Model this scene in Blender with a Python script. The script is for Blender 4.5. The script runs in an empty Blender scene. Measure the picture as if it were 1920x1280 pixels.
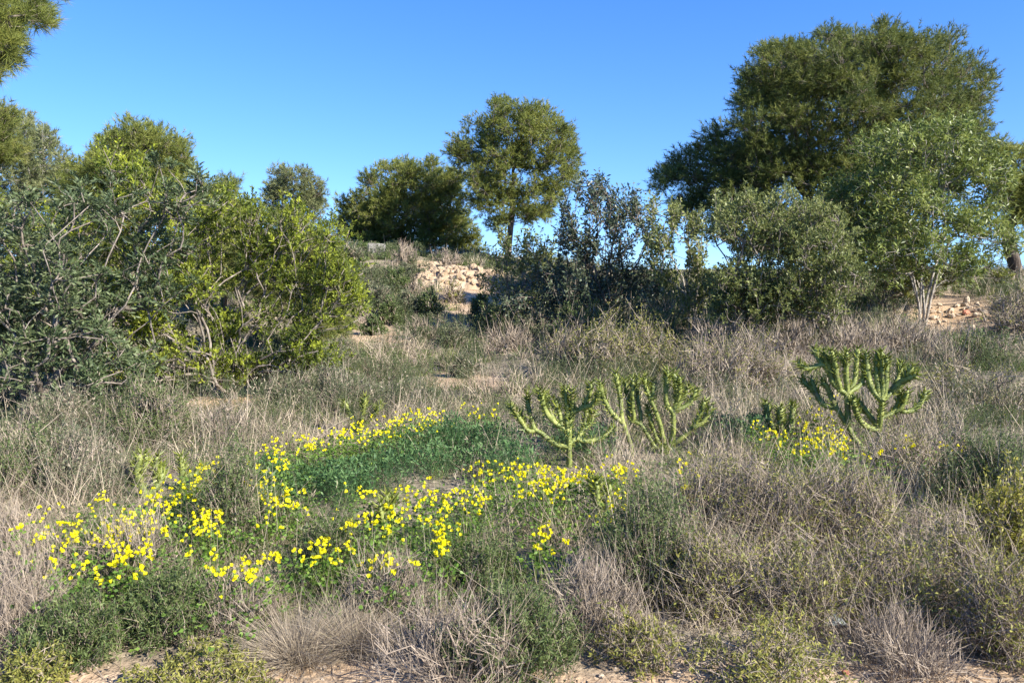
import bpy, math
import numpy as np
rng = np.random.default_rng(11)
TAU = 2*math.pi
scene = bpy.context.scene
COL = scene.collection

# ------------------------------------------------------------------ camera model
F = 1500.0; CX, CY = 960.0, 640.0; HOR = 500.0; CAMZ = 1.7
PITCH = math.atan((CY-HOR)/F)
cp, sp = math.cos(PITCH), math.sin(PITCH)

def ray(px, py):
    px = np.asarray(px, float); py = np.asarray(py, float)
    u = (px-CX)/F; v = (CY-py)/F
    y = cp + v*sp; z = v*cp - sp
    return u/y, z/y                       # x and z per metre of depth (y)

def at(px, py, d):
    a, b = ray(px, py)
    d = np.asarray(d, float)
    return np.stack(np.broadcast_arrays(a*d, d, CAMZ+b*d), -1)

def project(P):
    P = np.asarray(P, float)
    x, y, z = P[..., 0], np.maximum(P[..., 1], .05), P[..., 2]-CAMZ
    cy = y*cp - z*sp; cz = y*sp + z*cp
    cy = np.maximum(cy, .05)
    return CX + F*x/cy, CY - F*cz/cy

def px_size(d):
    return d/800.0                        # metres under one rendered pixel at depth d

# ------------------------------------------------------------------ terrain
CT = []
for px in (-900, -300, 100, 400, 700, 1000, 1300, 1600, 1900, 2300, 2800):
    for d in (1.2, 3, 5, 7, 9):
        CT.append((px, d, 0.0))
CT += [(-300, 12, .05), (-300, 20, .7), (-300, 28, 1.5), (0, 12, .0), (0, 15, .15), (0, 20, .8), (0, 28, 1.6), (0, 45, 1.4),
       (350, 11.5, 0), (350, 15, .1), (350, 20, .8), (350, 28, 1.9), (520, 12, 0), (520, 15, .1), (520, 20, .9), (520, 28, 2.25), (520, 45, 2.0),
       (680, 12, 0), (680, 15, .12), (680, 17, .3), (680, 19.5, .85), (680, 22, 1.35), (680, 25, 1.9), (680, 28, 2.35), (680, 34, 2.2), (680, 50, 1.6),
       (850, 12, 0), (850, 14, .04), (850, 17, .3), (850, 20, .62), (850, 23, 1.05), (850, 26, 1.75), (850, 29, 2.0), (850, 34, 1.9), (850, 50, 1.2),
       (1000, 11, .1), (1000, 14, .2), (1000, 18, .5), (1000, 22, .75), (1000, 28, 1.2), (1000, 45, .8),
       (1200, 11, .15), (1200, 13, .32), (1200, 15, .55), (1200, 20, .8), (1200, 28, .95), (1200, 45, .6),
       (1450, 11, .2), (1450, 13, .42), (1450, 15, .65), (1450, 20, 1.0), (1450, 30, 1.1), (1450, 45, .6),
       (1720, 9, .1), (1720, 11, .30), (1720, 13, .52), (1720, 14.5, .64), (1720, 16, .95), (1720, 20, 1.3), (1720, 30, 1.1), (1720, 45, .6),
       (1920, 8, .08), (1920, 10, .34), (1920, 13, .8), (1920, 16, 1.15), (1920, 20, 1.43), (1920, 26, 1.25), (1920, 45, .5),
       (2300, 10, .4), (2300, 14, 1.0), (2300, 20, 1.5), (2300, 30, 1.2)]
for px in (-900, 0, 500, 960, 1500, 1920, 2800):
    CT += [(px, 110, -.3), (px, 300, -2.0), (px, 1500, -6)]
CT = np.array(CT)
CU, CV, CZ = (CT[:, 0]-CX)/F, np.log(CT[:, 1]), CT[:, 2]

def hash2(ix, iy, s):
    h = np.sin(ix*127.1 + iy*311.7 + s*74.7)*43758.5453
    return h - np.floor(h)

def vnoise(x, y, s=0):
    ix, iy = np.floor(x), np.floor(y); fx, fy = x-ix, y-iy
    fx = fx*fx*(3-2*fx); fy = fy*fy*(3-2*fy)
    a, b = hash2(ix, iy, s), hash2(ix+1, iy, s); c, d = hash2(ix, iy+1, s), hash2(ix+1, iy+1, s)
    return (a*(1-fx)+b*fx)*(1-fy) + (c*(1-fx)+d*fx)*fy

def fbm(x, y, s=0, n=3):
    r, a, t = 0, 1, 0
    for k in range(n):
        r = r + a*vnoise(x*2**k, y*2**k, s+k); t += a; a *= .5
    return r/t

def gz(x, y):
    x = np.atleast_1d(np.asarray(x, float)); y = np.atleast_1d(np.asarray(y, float))
    out = np.empty(x.shape); xf, yf, of = x.ravel(), y.ravel(), out.ravel()
    for i in range(0, len(xf), 40000):
        xx, yy = xf[i:i+40000], np.maximum(yf[i:i+40000], 1.0)
        u = np.clip(xx/yy, -1.6, 1.6); v = np.log(yy)
        w = 1/(1.3*(u[:, None]-CU)**2 + 2.2*(v[:, None]-CV)**2 + .004)**2.6
        z = (w@CZ)/w.sum(1)
        near = np.clip((60-yy)/40, 0, 1)
        z += near*(.05*(fbm(xx*1.1, yy*1.1, 3)-.5) + .09*(fbm(xx*.35, yy*.35, 9)-.5))
        of[i:i+40000] = z
    return of.reshape(out.shape)

RD = np.concatenate([np.linspace(2.2, 14, 240), np.linspace(14.1, 60, 240)])

def ground_hit(px, py, h=0.0):
    px = np.atleast_1d(np.asarray(px, float)); py = np.atleast_1d(np.asarray(py, float))
    a, b = ray(px, py)
    X = a[:, None]*RD; Z = CAMZ + b[:, None]*RD
    below = Z < gz(X, np.broadcast_to(RD, X.shape)) + h
    k = np.where(below.any(1), below.argmax(1), len(RD)-1)
    d = RD[k]
    return np.stack([a*d, d, gz(a*d, d)], -1)

# ------------------------------------------------------------------ small helpers
def nrm(v):
    return v/np.maximum(np.linalg.norm(v, axis=-1, keepdims=True), 1e-9)

def ball(n):
    return nrm(rng.normal(size=(n, 3)))*rng.random((n, 1))**(1/3)

def sph(n):
    return nrm(rng.normal(size=(n, 3)))

def U(a, b, n=None):
    return rng.uniform(a, b, n)

UP = np.array([0, 0, 1.0])

class MB:
    def __init__(s):
        s.v, s.q, s.t, s.r, s.n = [], [], [], [], 0
    def add(s, V, Q=None, T=None, R=0.5):
        V = np.asarray(V, float).reshape(-1, 3)
        if Q is not None and len(Q): s.q.append(np.asarray(Q, np.int64).reshape(-1, 4)+s.n)
        if T is not None and len(T): s.t.append(np.asarray(T, np.int64).reshape(-1, 3)+s.n)
        s.v.append(V); s.r.append(np.broadcast_to(np.asarray(R, float), (len(V),)).copy()); s.n += len(V)
    def build(s, name, mat, parent=None, smooth=False, origin=None, loc=None):
        V = np.concatenate(s.v) if s.v else np.zeros((0, 3))
        R = np.concatenate(s.r) if s.r else np.zeros(0)
        o0 = np.zeros(3)
        if parent is not None: o0 = np.array(parent.location)
        elif loc is not None: o0 = np.asarray(loc, float)
        if origin is not None: o0 = np.asarray(origin, float)
        Q = np.concatenate(s.q) if s.q else np.zeros((0, 4), np.int64)
        T = np.concatenate(s.t) if s.t else np.zeros((0, 3), np.int64)
        me = bpy.data.meshes.new(name)
        me.vertices.add(len(V)); me.vertices.foreach_set('co', (V-o0).astype(np.float32).ravel())
        idx = np.concatenate([Q.ravel(), T.ravel()]).astype(np.int32)
        tot = np.concatenate([np.full(len(Q), 4), np.full(len(T), 3)]).astype(np.int32)
        st = (np.cumsum(tot)-tot).astype(np.int32)
        me.loops.add(len(idx)); me.loops.foreach_set('vertex_index', idx)
        me.polygons.add(len(tot)); me.polygons.foreach_set('loop_start', st)
        try: me.polygons.foreach_set('loop_total', tot)
        except Exception: pass
        if smooth: me.polygons.foreach_set('use_smooth', np.ones(len(tot), bool))
        me.update(calc_edges=True)
        at_ = me.attributes.new('rnd', 'FLOAT', 'POINT'); at_.data.foreach_set('value', R.astype(np.float32))
        me.materials.append(mat)
        o = bpy.data.objects.new(name, me); COL.objects.link(o)
        if parent is not None: o.parent = parent
        elif loc is not None: o.location = loc
        return o

def leaves(mb, P, D, L, W, R, fold=.25, mid=.5):
    """pointed leaves: four corners each, lightly folded along the midrib"""
    n = len(P)
    if not n: return
    L = np.broadcast_to(L, (n,))[:, None]; W = np.broadcast_to(W, (n,))[:, None]
    S = nrm(np.cross(D, sph(n))); N = np.cross(S, D)
    V = np.stack([P, P+D*L*mid+S*W*.5+N*W*fold, P+D*L, P+D*L*mid-S*W*.5+N*W*fold], 1)
    Q = np.arange(n*4).reshape(n, 4)
    mb.add(V, Q=Q, R=np.repeat(np.broadcast_to(R, (n,)), 4))

def needles(mb, P, D, L, W, R):
    n = len(P)
    if not n: return
    L = np.broadcast_to(L, (n,))[:, None]; W = np.broadcast_to(W, (n,))[:, None]
    S = nrm(np.cross(D, sph(n)))
    V = np.stack([P-S*W*.5, P+S*W*.5, P+D*L], 1)
    mb.add(V, T=np.arange(n*3).reshape(n, 3), R=np.repeat(np.broadcast_to(R, (n,)), 3))

def blades(mb, P, D, L, W, B, R, K=3):
    """bent tapering blades: B is the sideways bend, as a share of the length"""
    n = len(P)
    if not n: return
    L = np.broadcast_to(L, (n,))[:, None]; W = np.broadcast_to(W, (n,))[:, None]
    S = nrm(np.cross(D, sph(n)))
    rows = []
    for k in range(K+1):
        t = k/K
        c = P + D*L*t + B*L*t*t
        w = W*.5*(1-.8*t)
        rows += [c-S*w, c+S*w]
    V = np.stack(rows, 1)
    b = (np.arange(n)*(2*K+2))[:, None, None]
    f = np.array([[2*k, 2*k+1, 2*k+3, 2*k+2] for k in range(K)])[None]
    mb.add(V, Q=(b+f).reshape(-1, 4), R=np.repeat(np.broadcast_to(R, (n,)), 2*K+2))

def tubes(mb, A, B, RA, RB, R=.5, sides=5):
    n = len(A)
    if not n: return
    D = nrm(B-A); ref = np.where(np.abs(D[:, 2:3]) > .9, np.array([[1., 0, 0]]), np.array([[0, 0, 1.]]))
    X = nrm(np.cross(ref, D)); Y = np.cross(D, X)
    a = np.arange(sides)*TAU/sides
    ring = X[:, None]*np.cos(a)[None, :, None] + Y[:, None]*np.sin(a)[None, :, None]
    V = np.concatenate([(A-D*RA[:, None]*.3)[:, None]+ring*RA[:, None, None], (B+D*RB[:, None]*.3)[:, None]+ring*RB[:, None, None]], 1)
    b = (np.arange(n)*2*sides)[:, None, None]
    i = np.arange(sides); j = (i+1) % sides
    f = np.stack([i, j, j+sides, i+sides], 1)[None]
    mb.add(V, Q=(b+f).reshape(-1, 4), R=np.repeat(np.broadcast_to(R, (n,)), 2*sides))

def path_tube(mb, P, RAD, sides=14, bump=0.0, pitch=.03, R=.5, cap=True):
    """one skin along a polyline; bump adds spiralling tubercles"""
    P = np.asarray(P, float); seg = np.linalg.norm(np.diff(P, axis=0), axis=1); s = np.r_[0, np.cumsum(seg)]
    n = max(4, int(s[-1]/(pitch*.45 if bump else max(s[-1]/24, .02))))
    t = np.linspace(0, s[-1], n)
    # smooth the polyline a little
    C = np.stack([np.interp(t, s, P[:, k]) for k in range(3)], 1)
    for _ in range(max(2, n//14)):
        C[1:-1] = .25*C[:-2]+.5*C[1:-1]+.25*C[2:]
    rad = np.interp(t, s, RAD) if np.ndim(RAD) else np.full(n, RAD)
    if cap:
        e = np.clip((s[-1]-t)/(rad*1.6), 0, 1); rad = rad*np.sqrt(np.maximum(1-(1-e)**2, .02))
    D = nrm(np.gradient(C, axis=0)); X = nrm(np.cross(D, np.array([.13, .97, .2]))); Y = np.cross(D, X)
    a = np.arange(sides)*TAU/sides
    r = rad[:, None]*np.ones(sides)
    if bump:
        ph = 5*(a[None, :] + t[:, None]*TAU*.35/pitch/5)
        r = r*(1+bump*np.cos(ph)*np.cos(t[:, None]*TAU/pitch/1.6+np.sin(a*3)[None]))
    V = C[:, None]+X[:, None]*(np.cos(a)*r)[..., None]+Y[:, None]*(np.sin(a)*r)[..., None]
    i = np.arange(n-1)[:, None]*sides; j = np.arange(sides)[None]; k = (j+1) % sides
    Q = np.stack([i+j, i+k, i+sides+k, i+sides+j], -1).reshape(-1, 4)
    mb.add(V, Q=Q, R=R)
    return C, D, rad, t, s[-1]

# ------------------------------------------------------------------ objects and tags
def tag(o, label=None, cat=None, group=None, kind=None):
    if label: o['label'] = label
    if cat: o['category'] = cat
    if group: o['group'] = group
    if kind: o['kind'] = kind
    return o

def thing(name, label, cat, loc, group=None):
    o = bpy.data.objects.new(name, None); COL.objects.link(o)
    o.location = [float(c) for c in loc]; o.empty_display_size = .2
    return tag(o, label, cat, group)

# ------------------------------------------------------------------ materials
def mat_leaf(name, cols, trans=.25, rough=.55, spec=.25, tcol=1.25):
    m = bpy.data.materials.new(name); m.use_nodes = True
    nt = m.node_tree; nt.nodes.clear(); N = nt.nodes.new; Lk = nt.links.new
    at_ = N('ShaderNodeAttribute'); at_.attribute_name = 'rnd'
    cr = N('ShaderNodeValToRGB'); cr.color_ramp.interpolation = 'LINEAR'
    e = cr.color_ramp.elements
    while len(e) < len(cols): e.new(.5)
    for k, c in enumerate(cols):
        e[k].position = k/(len(cols)-1); e[k].color = (*c, 1)
    Lk(at_.outputs['Fac'], cr.inputs[0])
    bs = N('ShaderNodeBsdfPrincipled'); bs.inputs['Roughness'].default_value = rough
    bs.inputs['Specular IOR Level'].default_value = spec
    Lk(cr.outputs[0], bs.inputs['Base Color'])
    out = N('ShaderNodeOutputMaterial')
    if trans:
        tr = N('ShaderNodeBsdfTranslucent'); hs = N('ShaderNodeHueSaturation')
        hs.inputs['Value'].default_value = tcol; hs.inputs['Hue'].default_value = .49
        Lk(cr.outputs[0], hs.inputs['Color']); Lk(hs.outputs[0], tr.inputs['Color'])
        mx = N('ShaderNodeMixShader'); mx.inputs[0].default_value = trans
        Lk(bs.outputs[0], mx.inputs[1]); Lk(tr.outputs[0], mx.inputs[2]); Lk(mx.outputs[0], out.inputs[0])
    else:
        Lk(bs.outputs[0], out.inputs[0])
    return m

def mat_noise(name, cols, scale=8, detail=6, rough=.85, bump=.3, bscale=40, stretch=None, spec=.2):
    m = bpy.data.materials.new(name); m.use_nodes = True
    nt = m.node_tree; N = nt.nodes.new; Lk = nt.links.new
    bs = nt.nodes['Principled BSDF']; bs.inputs['Roughness'].default_value = rough
    bs.inputs['Specular IOR Level'].default_value = spec
    tc = N('ShaderNodeTexCoord'); src = tc.outputs['Object']
    if stretch:
        mp = N('ShaderNodeMapping'); mp.inputs['Scale'].default_value = stretch
        Lk(src, mp.inputs[0]); src = mp.outputs[0]
    nz = N('ShaderNodeTexNoise'); nz.inputs['Scale'].default_value = scale; nz.inputs['Detail'].default_value = detail
    Lk(src, nz.inputs['Vector'])
    cr = N('ShaderNodeValToRGB'); e = cr.color_ramp.elements
    while len(e) < len(cols): e.new(.5)
    for k, c in enumerate(cols):
        e[k].position = .28+.44*k/(len(cols)-1); e[k].color = (*c, 1)
    Lk(nz.outputs[0], cr.inputs[0]); Lk(cr.outputs[0], bs.inputs['Base Color'])
    n2 = N('ShaderNodeTexNoise'); n2.inputs['Scale'].default_value = bscale; n2.inputs['Detail'].default_value = 5
    Lk(src, n2.inputs['Vector'])
    bp = N('ShaderNodeBump'); bp.inputs['Strength'].default_value = bump; bp.inputs['Distance'].default_value = .03
    Lk(n2.outputs[0], bp.inputs['Height']); Lk(bp.outputs[0], bs.inputs['Normal'])
    return m

M = {}
M['pine'] = mat_leaf('pine_needles', [(0.077, 0.103, 0.025), (0.166, 0.192, 0.040), (0.276, 0.288, 0.067)], .34)
M['pine_dark'] = mat_leaf('pine_needles_deep', [(0.052, 0.076, 0.022), (0.114, 0.140, 0.033), (0.205, 0.221, 0.053)], .34)
M['pine_grey'] = mat_leaf('pine_needles_greyish', [(0.094, 0.116, 0.053), (0.177, 0.201, 0.084), (0.270, 0.281, 0.122)], .34)
M['pine_olive'] = mat_leaf('pine_needles_olive', [(0.094, 0.118, 0.031), (0.172, 0.196, 0.047), (0.258, 0.258, 0.070)], .34)
M['carob'] = mat_leaf('carob_leaves', [(0.043, 0.067, 0.029), (0.098, 0.132, 0.055), (0.204, 0.238, 0.118)], 0.24, 0.5, 0.3)
M['carob_far'] = mat_leaf('carob_leaves_sparse', [(0.031, 0.046, 0.026), (0.062, 0.084, 0.046), (0.120, 0.144, 0.082)], .12, .42, .45)
M['lentisk'] = mat_leaf('lentisk_leaves', [(0.067, 0.095, 0.018), (0.167, 0.206, 0.027), (0.402, 0.446, 0.045)], 0.4, 0.5, 0.3, 1.3)
M['mastic'] = mat_leaf('mastic_leaves', [(0.072, 0.096, 0.030), (0.162, 0.190, 0.054), (0.306, 0.324, 0.114)], .34, .5, .35)
M['willowy'] = mat_leaf('lance_leaves', [(0.064, 0.095, 0.022), (0.139, 0.181, 0.037), (0.258, 0.294, 0.081)], .34, .45, .35)
M['fine'] = mat_leaf('fine_green_leaves', [(.050, .080, .028), (.100, .142, .044), (.180, .215, .078)], .34)
M['grey_green'] = mat_leaf('grey_green_leaves', [(0.098, 0.114, 0.065), (0.156, 0.172, 0.098), (0.221, 0.227, 0.137)], .34)
M['scrub_green'] = mat_leaf('scrub_leaves', [(.045, .060, .026), (.085, .105, .044), (.145, .160, .078)], .25)
M['sprig'] = mat_leaf('yellow_green_sprigs', [(0.111, 0.124, 0.029), (0.208, 0.215, 0.047), (0.325, 0.299, 0.072)], .3)
M['yellow_leaf'] = mat_leaf('yellowing_leaves', [(.12, .13, .025), (.23, .225, .038), (.35, .315, .06)], .3)
M['herb'] = mat_leaf('herb_leaves', [(0.035, 0.077, 0.027), (0.077, 0.152, 0.053), (0.150, 0.244, 0.083)], .34)
M['sorrel'] = mat_leaf('sorrel_leaves', [(.055, .115, .018), (.105, .190, .028), (.170, .250, .045)], .3)
M['petal'] = mat_leaf('yellow_petals', [(.66, .54, .004), (.80, .72, .008), (.86, .82, .03)], .3, .5, .2, 1.1)
M['dry'] = mat_leaf('dry_straw', [(.19, .152, .112), (.32, .265, .195), (.45, .375, .265), (.56, .475, .345)], .18, .6, .2, 1.0)
M['twig'] = mat_leaf('dry_twigs', [(.14, .11, .08), (.235, .19, .145), (.35, .29, .225)], 0, .8, .15)
M['green_blade'] = mat_leaf('green_blades', [(0.078, 0.117, 0.029), (0.143, 0.189, 0.046), (0.247, 0.260, 0.085)], .25)
M['bark'] = mat_noise('pine_bark', [(.08, .06, .045), (.155, .125, .098), (.27, .23, .19)], 14, 6, .9, .8, 40, (1, 1, .35))
M['bark_dark'] = mat_noise('dark_bark', [(.035, .026, .02), (.075, .058, .045), (.13, .105, .085)], 14, 6, .9, .8, 40, (1, 1, .35))
M['bark_pale'] = mat_noise('pale_bark', [(.15, .13, .105), (.28, .25, .21), (.42, .385, .335)], 16, 5, .8, .4, 50, (1, 1, .4))
M['bark_grey'] = mat_noise('grey_bark', [(.09, .075, .06), (.19, .16, .13), (.30, .26, .22)], 18, 5, .85, .4, 50, (1, 1, .4))
M['cactus'] = mat_noise('cactus_skin', [(.16, .135, .058), (.125, .155, .04), (.215, .242, .062), (.32, .335, .105)], 11, 5, .55, .25, 70, None, .35)
M['cactus_old'] = mat_noise('cactus_corky_skin', [(.20, .20, .07), (.30, .29, .11), (.40, .37, .18)], 13, 6, .7, .4, 60)
M['cactus_leaf'] = mat_leaf('cactus_spikes', [(.09, .125, .022), (.19, .23, .035), (.36, .36, .08)], 0.2, .45, .4)
M['stone'] = mat_noise('pale_stone', [(.33, .25, .17), (.48, .38, .27), (.62, .52, .40)], 6, 6, .9, .5, 30)
M['clod'] = mat_noise('sandy_clod', [(.25, .18, .11), (.37, .275, .18), (.50, .40, .285)], 5, 6, .95, .6, 25)
M['brick'] = mat_noise('red_brick_piece', [(.30, .10, .06), (.42, .17, .11), (.5, .25, .17)], 9, 5, .9, .4, 40)
M['concrete'] = mat_noise('grey_concrete', [(.13, .12, .105), (.21, .20, .175), (.30, .285, .26)], 5, 6, .9, .25, 35)
M['rag'] = mat_noise('pale_plastic', [(.10, .12, .115), (.16, .18, .17), (.23, .25, .24)], 9, 4, .4, .2, 30, None, .5)

def ground_material():
    m = bpy.data.materials.new('sandy_earth'); m.use_nodes = True
    nt = m.node_tree; N = nt.nodes.new; Lk = nt.links.new
    bs = nt.nodes['Principled BSDF']; bs.inputs['Roughness'].default_value = .95; bs.inputs['Specular IOR Level'].default_value = .1
    tc = N('ShaderNodeTexCoord')
    def noise(s, d=6):
        n = N('ShaderNodeTexNoise'); n.inputs['Scale'].default_value = s; n.inputs['Detail'].default_value = d
        Lk(tc.outputs['Object'], n.inputs['Vector']); return n
    def ramp(src, stops):
        c = N('ShaderNodeValToRGB'); e = c.color_ramp.elements
        while len(e) < len(stops): e.new(.5)
        for k, (p, cc) in enumerate(stops): e[k].position = p; e[k].color = (*cc, 1)
        Lk(src, c.inputs[0]); return c
    big = ramp(noise(1.3).outputs[0], [(.3, (.34, .24, .15)), (.5, (.46, .34, .225)), (.7, (.55, .42, .29))])
    grit = ramp(noise(38, 8).outputs[0], [(.35, (.55, .50, .45)), (.5, (.9, .88, .85)), (.66, (1.1, 1.08, 1.05))])
    mul = N('ShaderNodeMix'); mul.data_type = 'RGBA'; mul.blend_type = 'MULTIPLY'; mul.inputs[0].default_value = .8
    Lk(big.outputs[0], mul.inputs[6]); Lk(grit.outputs[0], mul.inputs[7])
    at_ = N('ShaderNodeAttribute'); at_.attribute_name = 'rnd'
    lit = ramp(noise(22, 7).outputs[0], [(.35, (.13, .105, .075)), (.52, (.22, .185, .13)), (.68, (.33, .28, .20))])
    mx = N('ShaderNodeMix'); mx.data_type = 'RGBA'
    Lk(at_.outputs['Fac'], mx.inputs[0]); Lk(mul.outputs[2], mx.inputs[6]); Lk(lit.outputs[0], mx.inputs[7])
    Lk(mx.outputs[2], bs.inputs['Base Color'])
    bp = N('ShaderNodeBump'); bp.inputs['Strength'].default_value = .7; bp.inputs['Distance'].default_value = .04
    Lk(noise(26, 8).outputs[0], bp.inputs['Height']); Lk(bp.outputs[0], bs.inputs['Normal'])
    return m

# ------------------------------------------------------------------ bare earth patches (given where the photograph shows them)
BARE = [(450, 750, 100, 20), (700, 632, 60, 20), (840, 612, 55, 12), (748, 632, 30, 14), (835, 716, 44, 18), (912, 718, 40, 16), (1790, 592, 90, 42), (885, 545, 56, 30), (880, 568, 60, 22),
        (120, 1285, 260, 34), (420, 1268, 200, 22), (700, 1262, 120, 24), (1190, 1235, 90, 12), (1460, 1262, 260, 24), (1800, 1262, 240, 26), (1000, 1290, 500, 26), (810, 496, 50, 5)]

def bare_mask(px, py):
    m = np.zeros(np.shape(px))
    for (a, b, rx, ry) in BARE:
        q = ((px-a)/rx)**2+((py-b)/ry)**2
        m = np.maximum(m, np.clip(1.5-q, 0, 1))
    return m

def bare(x, y):
    px, py = project(np.stack([x, y, gz(x, y)], -1))
    w = 14*(fbm(x*2.3, y*2.3, 21)-.5)
    m = bare_mask(px+w*2, py+w)
    m = np.maximum(m, np.clip((3.36-y)/.35+1.2*(fbm(x*1.5, y*1.5, 5)-.5), 0, 1))
    return m*(y > 1.0)

# ------------------------------------------------------------------ setting
def build_ground():
    xs = np.unique(np.round(np.concatenate([-np.geomspace(14, 2500, 34), np.linspace(-14, 14, 300), np.geomspace(14, 2500, 34)]), 3))
    ys = np.unique(np.round(np.concatenate([np.linspace(-40, 2, 22), np.linspace(2, 13, 200), np.linspace(13, 40, 190), np.geomspace(40, 2600, 50)]), 3))
    X, Y = np.meshgrid(xs, ys); Z = gz(X, Y)
    n, m = X.shape
    mb = MB()
    i = np.arange(n-1)[:, None]*m; j = np.arange(m-1)[None]
    Q = np.stack([i+j, i+j+1, i+m+j+1, i+m+j], -1).reshape(-1, 4)
    lit = 1-bare(X.ravel(), Y.ravel())
    mb.add(np.stack([X, Y, Z], -1), Q=Q, R=np.clip(lit, 0, 1))
    g = mb.build('ground', ground_material(), smooth=True)
    tag(g, 'sandy pale brown earth of the slope with leaf litter', None, None, 'structure')
build_ground()

# ------------------------------------------------------------------ growth of stems
def grow(base, T, step=.25, trunk=None, k=.45, wob=.06, r_tip=.004, r_base=.1, curve=.35):
    nodes = [np.asarray(base, float)]; par = [-1]; pl = [0.0]
    if trunk is not None:
        for p in trunk:
            p = np.asarray(p, float); nodes.append(p); par.append(len(nodes)-2); pl.append(pl[-1]+np.linalg.norm(p-nodes[-2]))
    lo = 0 if trunk is None else (1 if len(trunk) < 4 else len(nodes)//2)
    cap = len(nodes) + len(T)*60
    NA = np.zeros((cap, 3)); PL = np.zeros(cap); c = len(nodes)
    NA[:c] = nodes; PL[:c] = pl
    PA = np.full(cap, -1); PA[:c] = par
    tips = []
    T = np.asarray(T)
    for t in T[np.argsort(np.linalg.norm(T-NA[0], axis=1))]:
        dd = np.linalg.norm(NA[lo:c]-t, axis=1)
        cost = dd + k*PL[lo:c] + 1.2*np.maximum(NA[lo:c, 2]-t[2], 0)
        b = int(cost.argmin())+lo
        A = NA[b]; L = max(dd[b-lo], 1e-4); m = int(np.clip(math.ceil(L/step), 1, 40))
        pd = nrm(A-NA[PA[b]]) if PA[b] >= 0 else UP
        ctrl = A + (pd*.6+UP*.25)*L*curve + rng.normal(size=3)*wob*L
        prev = b
        for q in range(1, m+1):
            s = q/m
            p = (1-s)**2*A + 2*s*(1-s)*ctrl + s*s*t
            if q < m: p = p + rng.normal(size=3)*wob*step*.5
            NA[c] = p; PA[c] = prev; PL[c] = PL[prev]+np.linalg.norm(p-NA[prev]); prev = c; c += 1
        tips.append(prev)
    NA, PA, PL = NA[:c], PA[:c], PL[:c]
    load = np.zeros(c); load[tips] = 1
    for q in range(c-1, 0, -1): load[PA[q]] += load[q]
    rad = r_tip + (r_base-r_tip)*(load/load[0])**.72
    tips = np.array(tips)
    tdir = nrm(NA[tips]-NA[PA[tips]])
    return NA, PA, rad, tips, tdir

def stems(mb, NA, PA, rad, sides=5, minr=0):
    e = np.arange(1, len(NA)); e = e[rad[e] >= minr]
    big = e[rad[e] > .03]; sml = e[rad[e] <= .03]
    for s, ids in ((8, big), (sides, sml)):
        if len(ids): tubes(mb, NA[PA[ids]], NA[ids], np.minimum(rad[PA[ids]], rad[ids]*1.6), rad[ids], R=rng.random(len(ids)), sides=s)

def lobes_points(lobes, d, n, shell=.45, flat=.75, depth=None):
    """points spread through ellipsoid lobes; lobes are placed round the crown's own axis, each with its own depth"""
    lb = np.array(lobes, float)
    cx = (lb[:, 0]*lb[:, 2]*lb[:, 3]).sum()/(lb[:, 2]*lb[:, 3]).sum()
    Rt = max((np.abs(lb[:, 0]-cx)+lb[:, 2]).max()*.8, 1)
    if depth: Rt = depth*F/d
    copies = []
    for (px, py, rx, ry) in lb:
        ext = math.sqrt(max(Rt*Rt-(px-cx)**2, (.35*Rt)**2))
        kk = 1 if ext < rx*1.2 else (2 if ext < rx*2.2 else 3)
        for q in range(kk):
            off = (0 if kk == 1 else (q/(kk-1)-.5)*1.5)*max(ext-rx*.5, 0) + U(-.15, .15)*rx
            copies.append((px, py, rx, ry, off*d/F))
    w = np.array([c[2]*c[3] for c in copies]); w /= w.sum()
    cnt = np.maximum((w*n).round().astype(int), 1)
    out = []
    for (px, py, rx, ry, off), c in zip(copies, cnt):
        B = sph(c)*(rng.random((c, 1))**shell)
        dd = d + off
        ctr = at(px, py, dd)
        sc = dd/F
        out.append(ctr + B*np.array([rx*sc, rx*sc*flat, ry*sc]))
    return np.concatenate(out)

def clumped(lobes, d, n, shell, flat, depth, per=7, r=.16):
    c = lobes_points(lobes, d, max(8, n//per), shell, flat, depth)
    return np.repeat(c, per, 0)+ball(len(c)*per)*r*np.repeat(U(.6, 1.5, len(c)), per)[:, None]*np.array([1, 1, .8])

def tone(P, sc=2.2, amp=.55, s=90):
    return amp*(vnoise(P[:, 0]*sc+P[:, 2]*sc*.7, P[:, 1]*sc+P[:, 2]*sc*.9, s)-.5)

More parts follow.
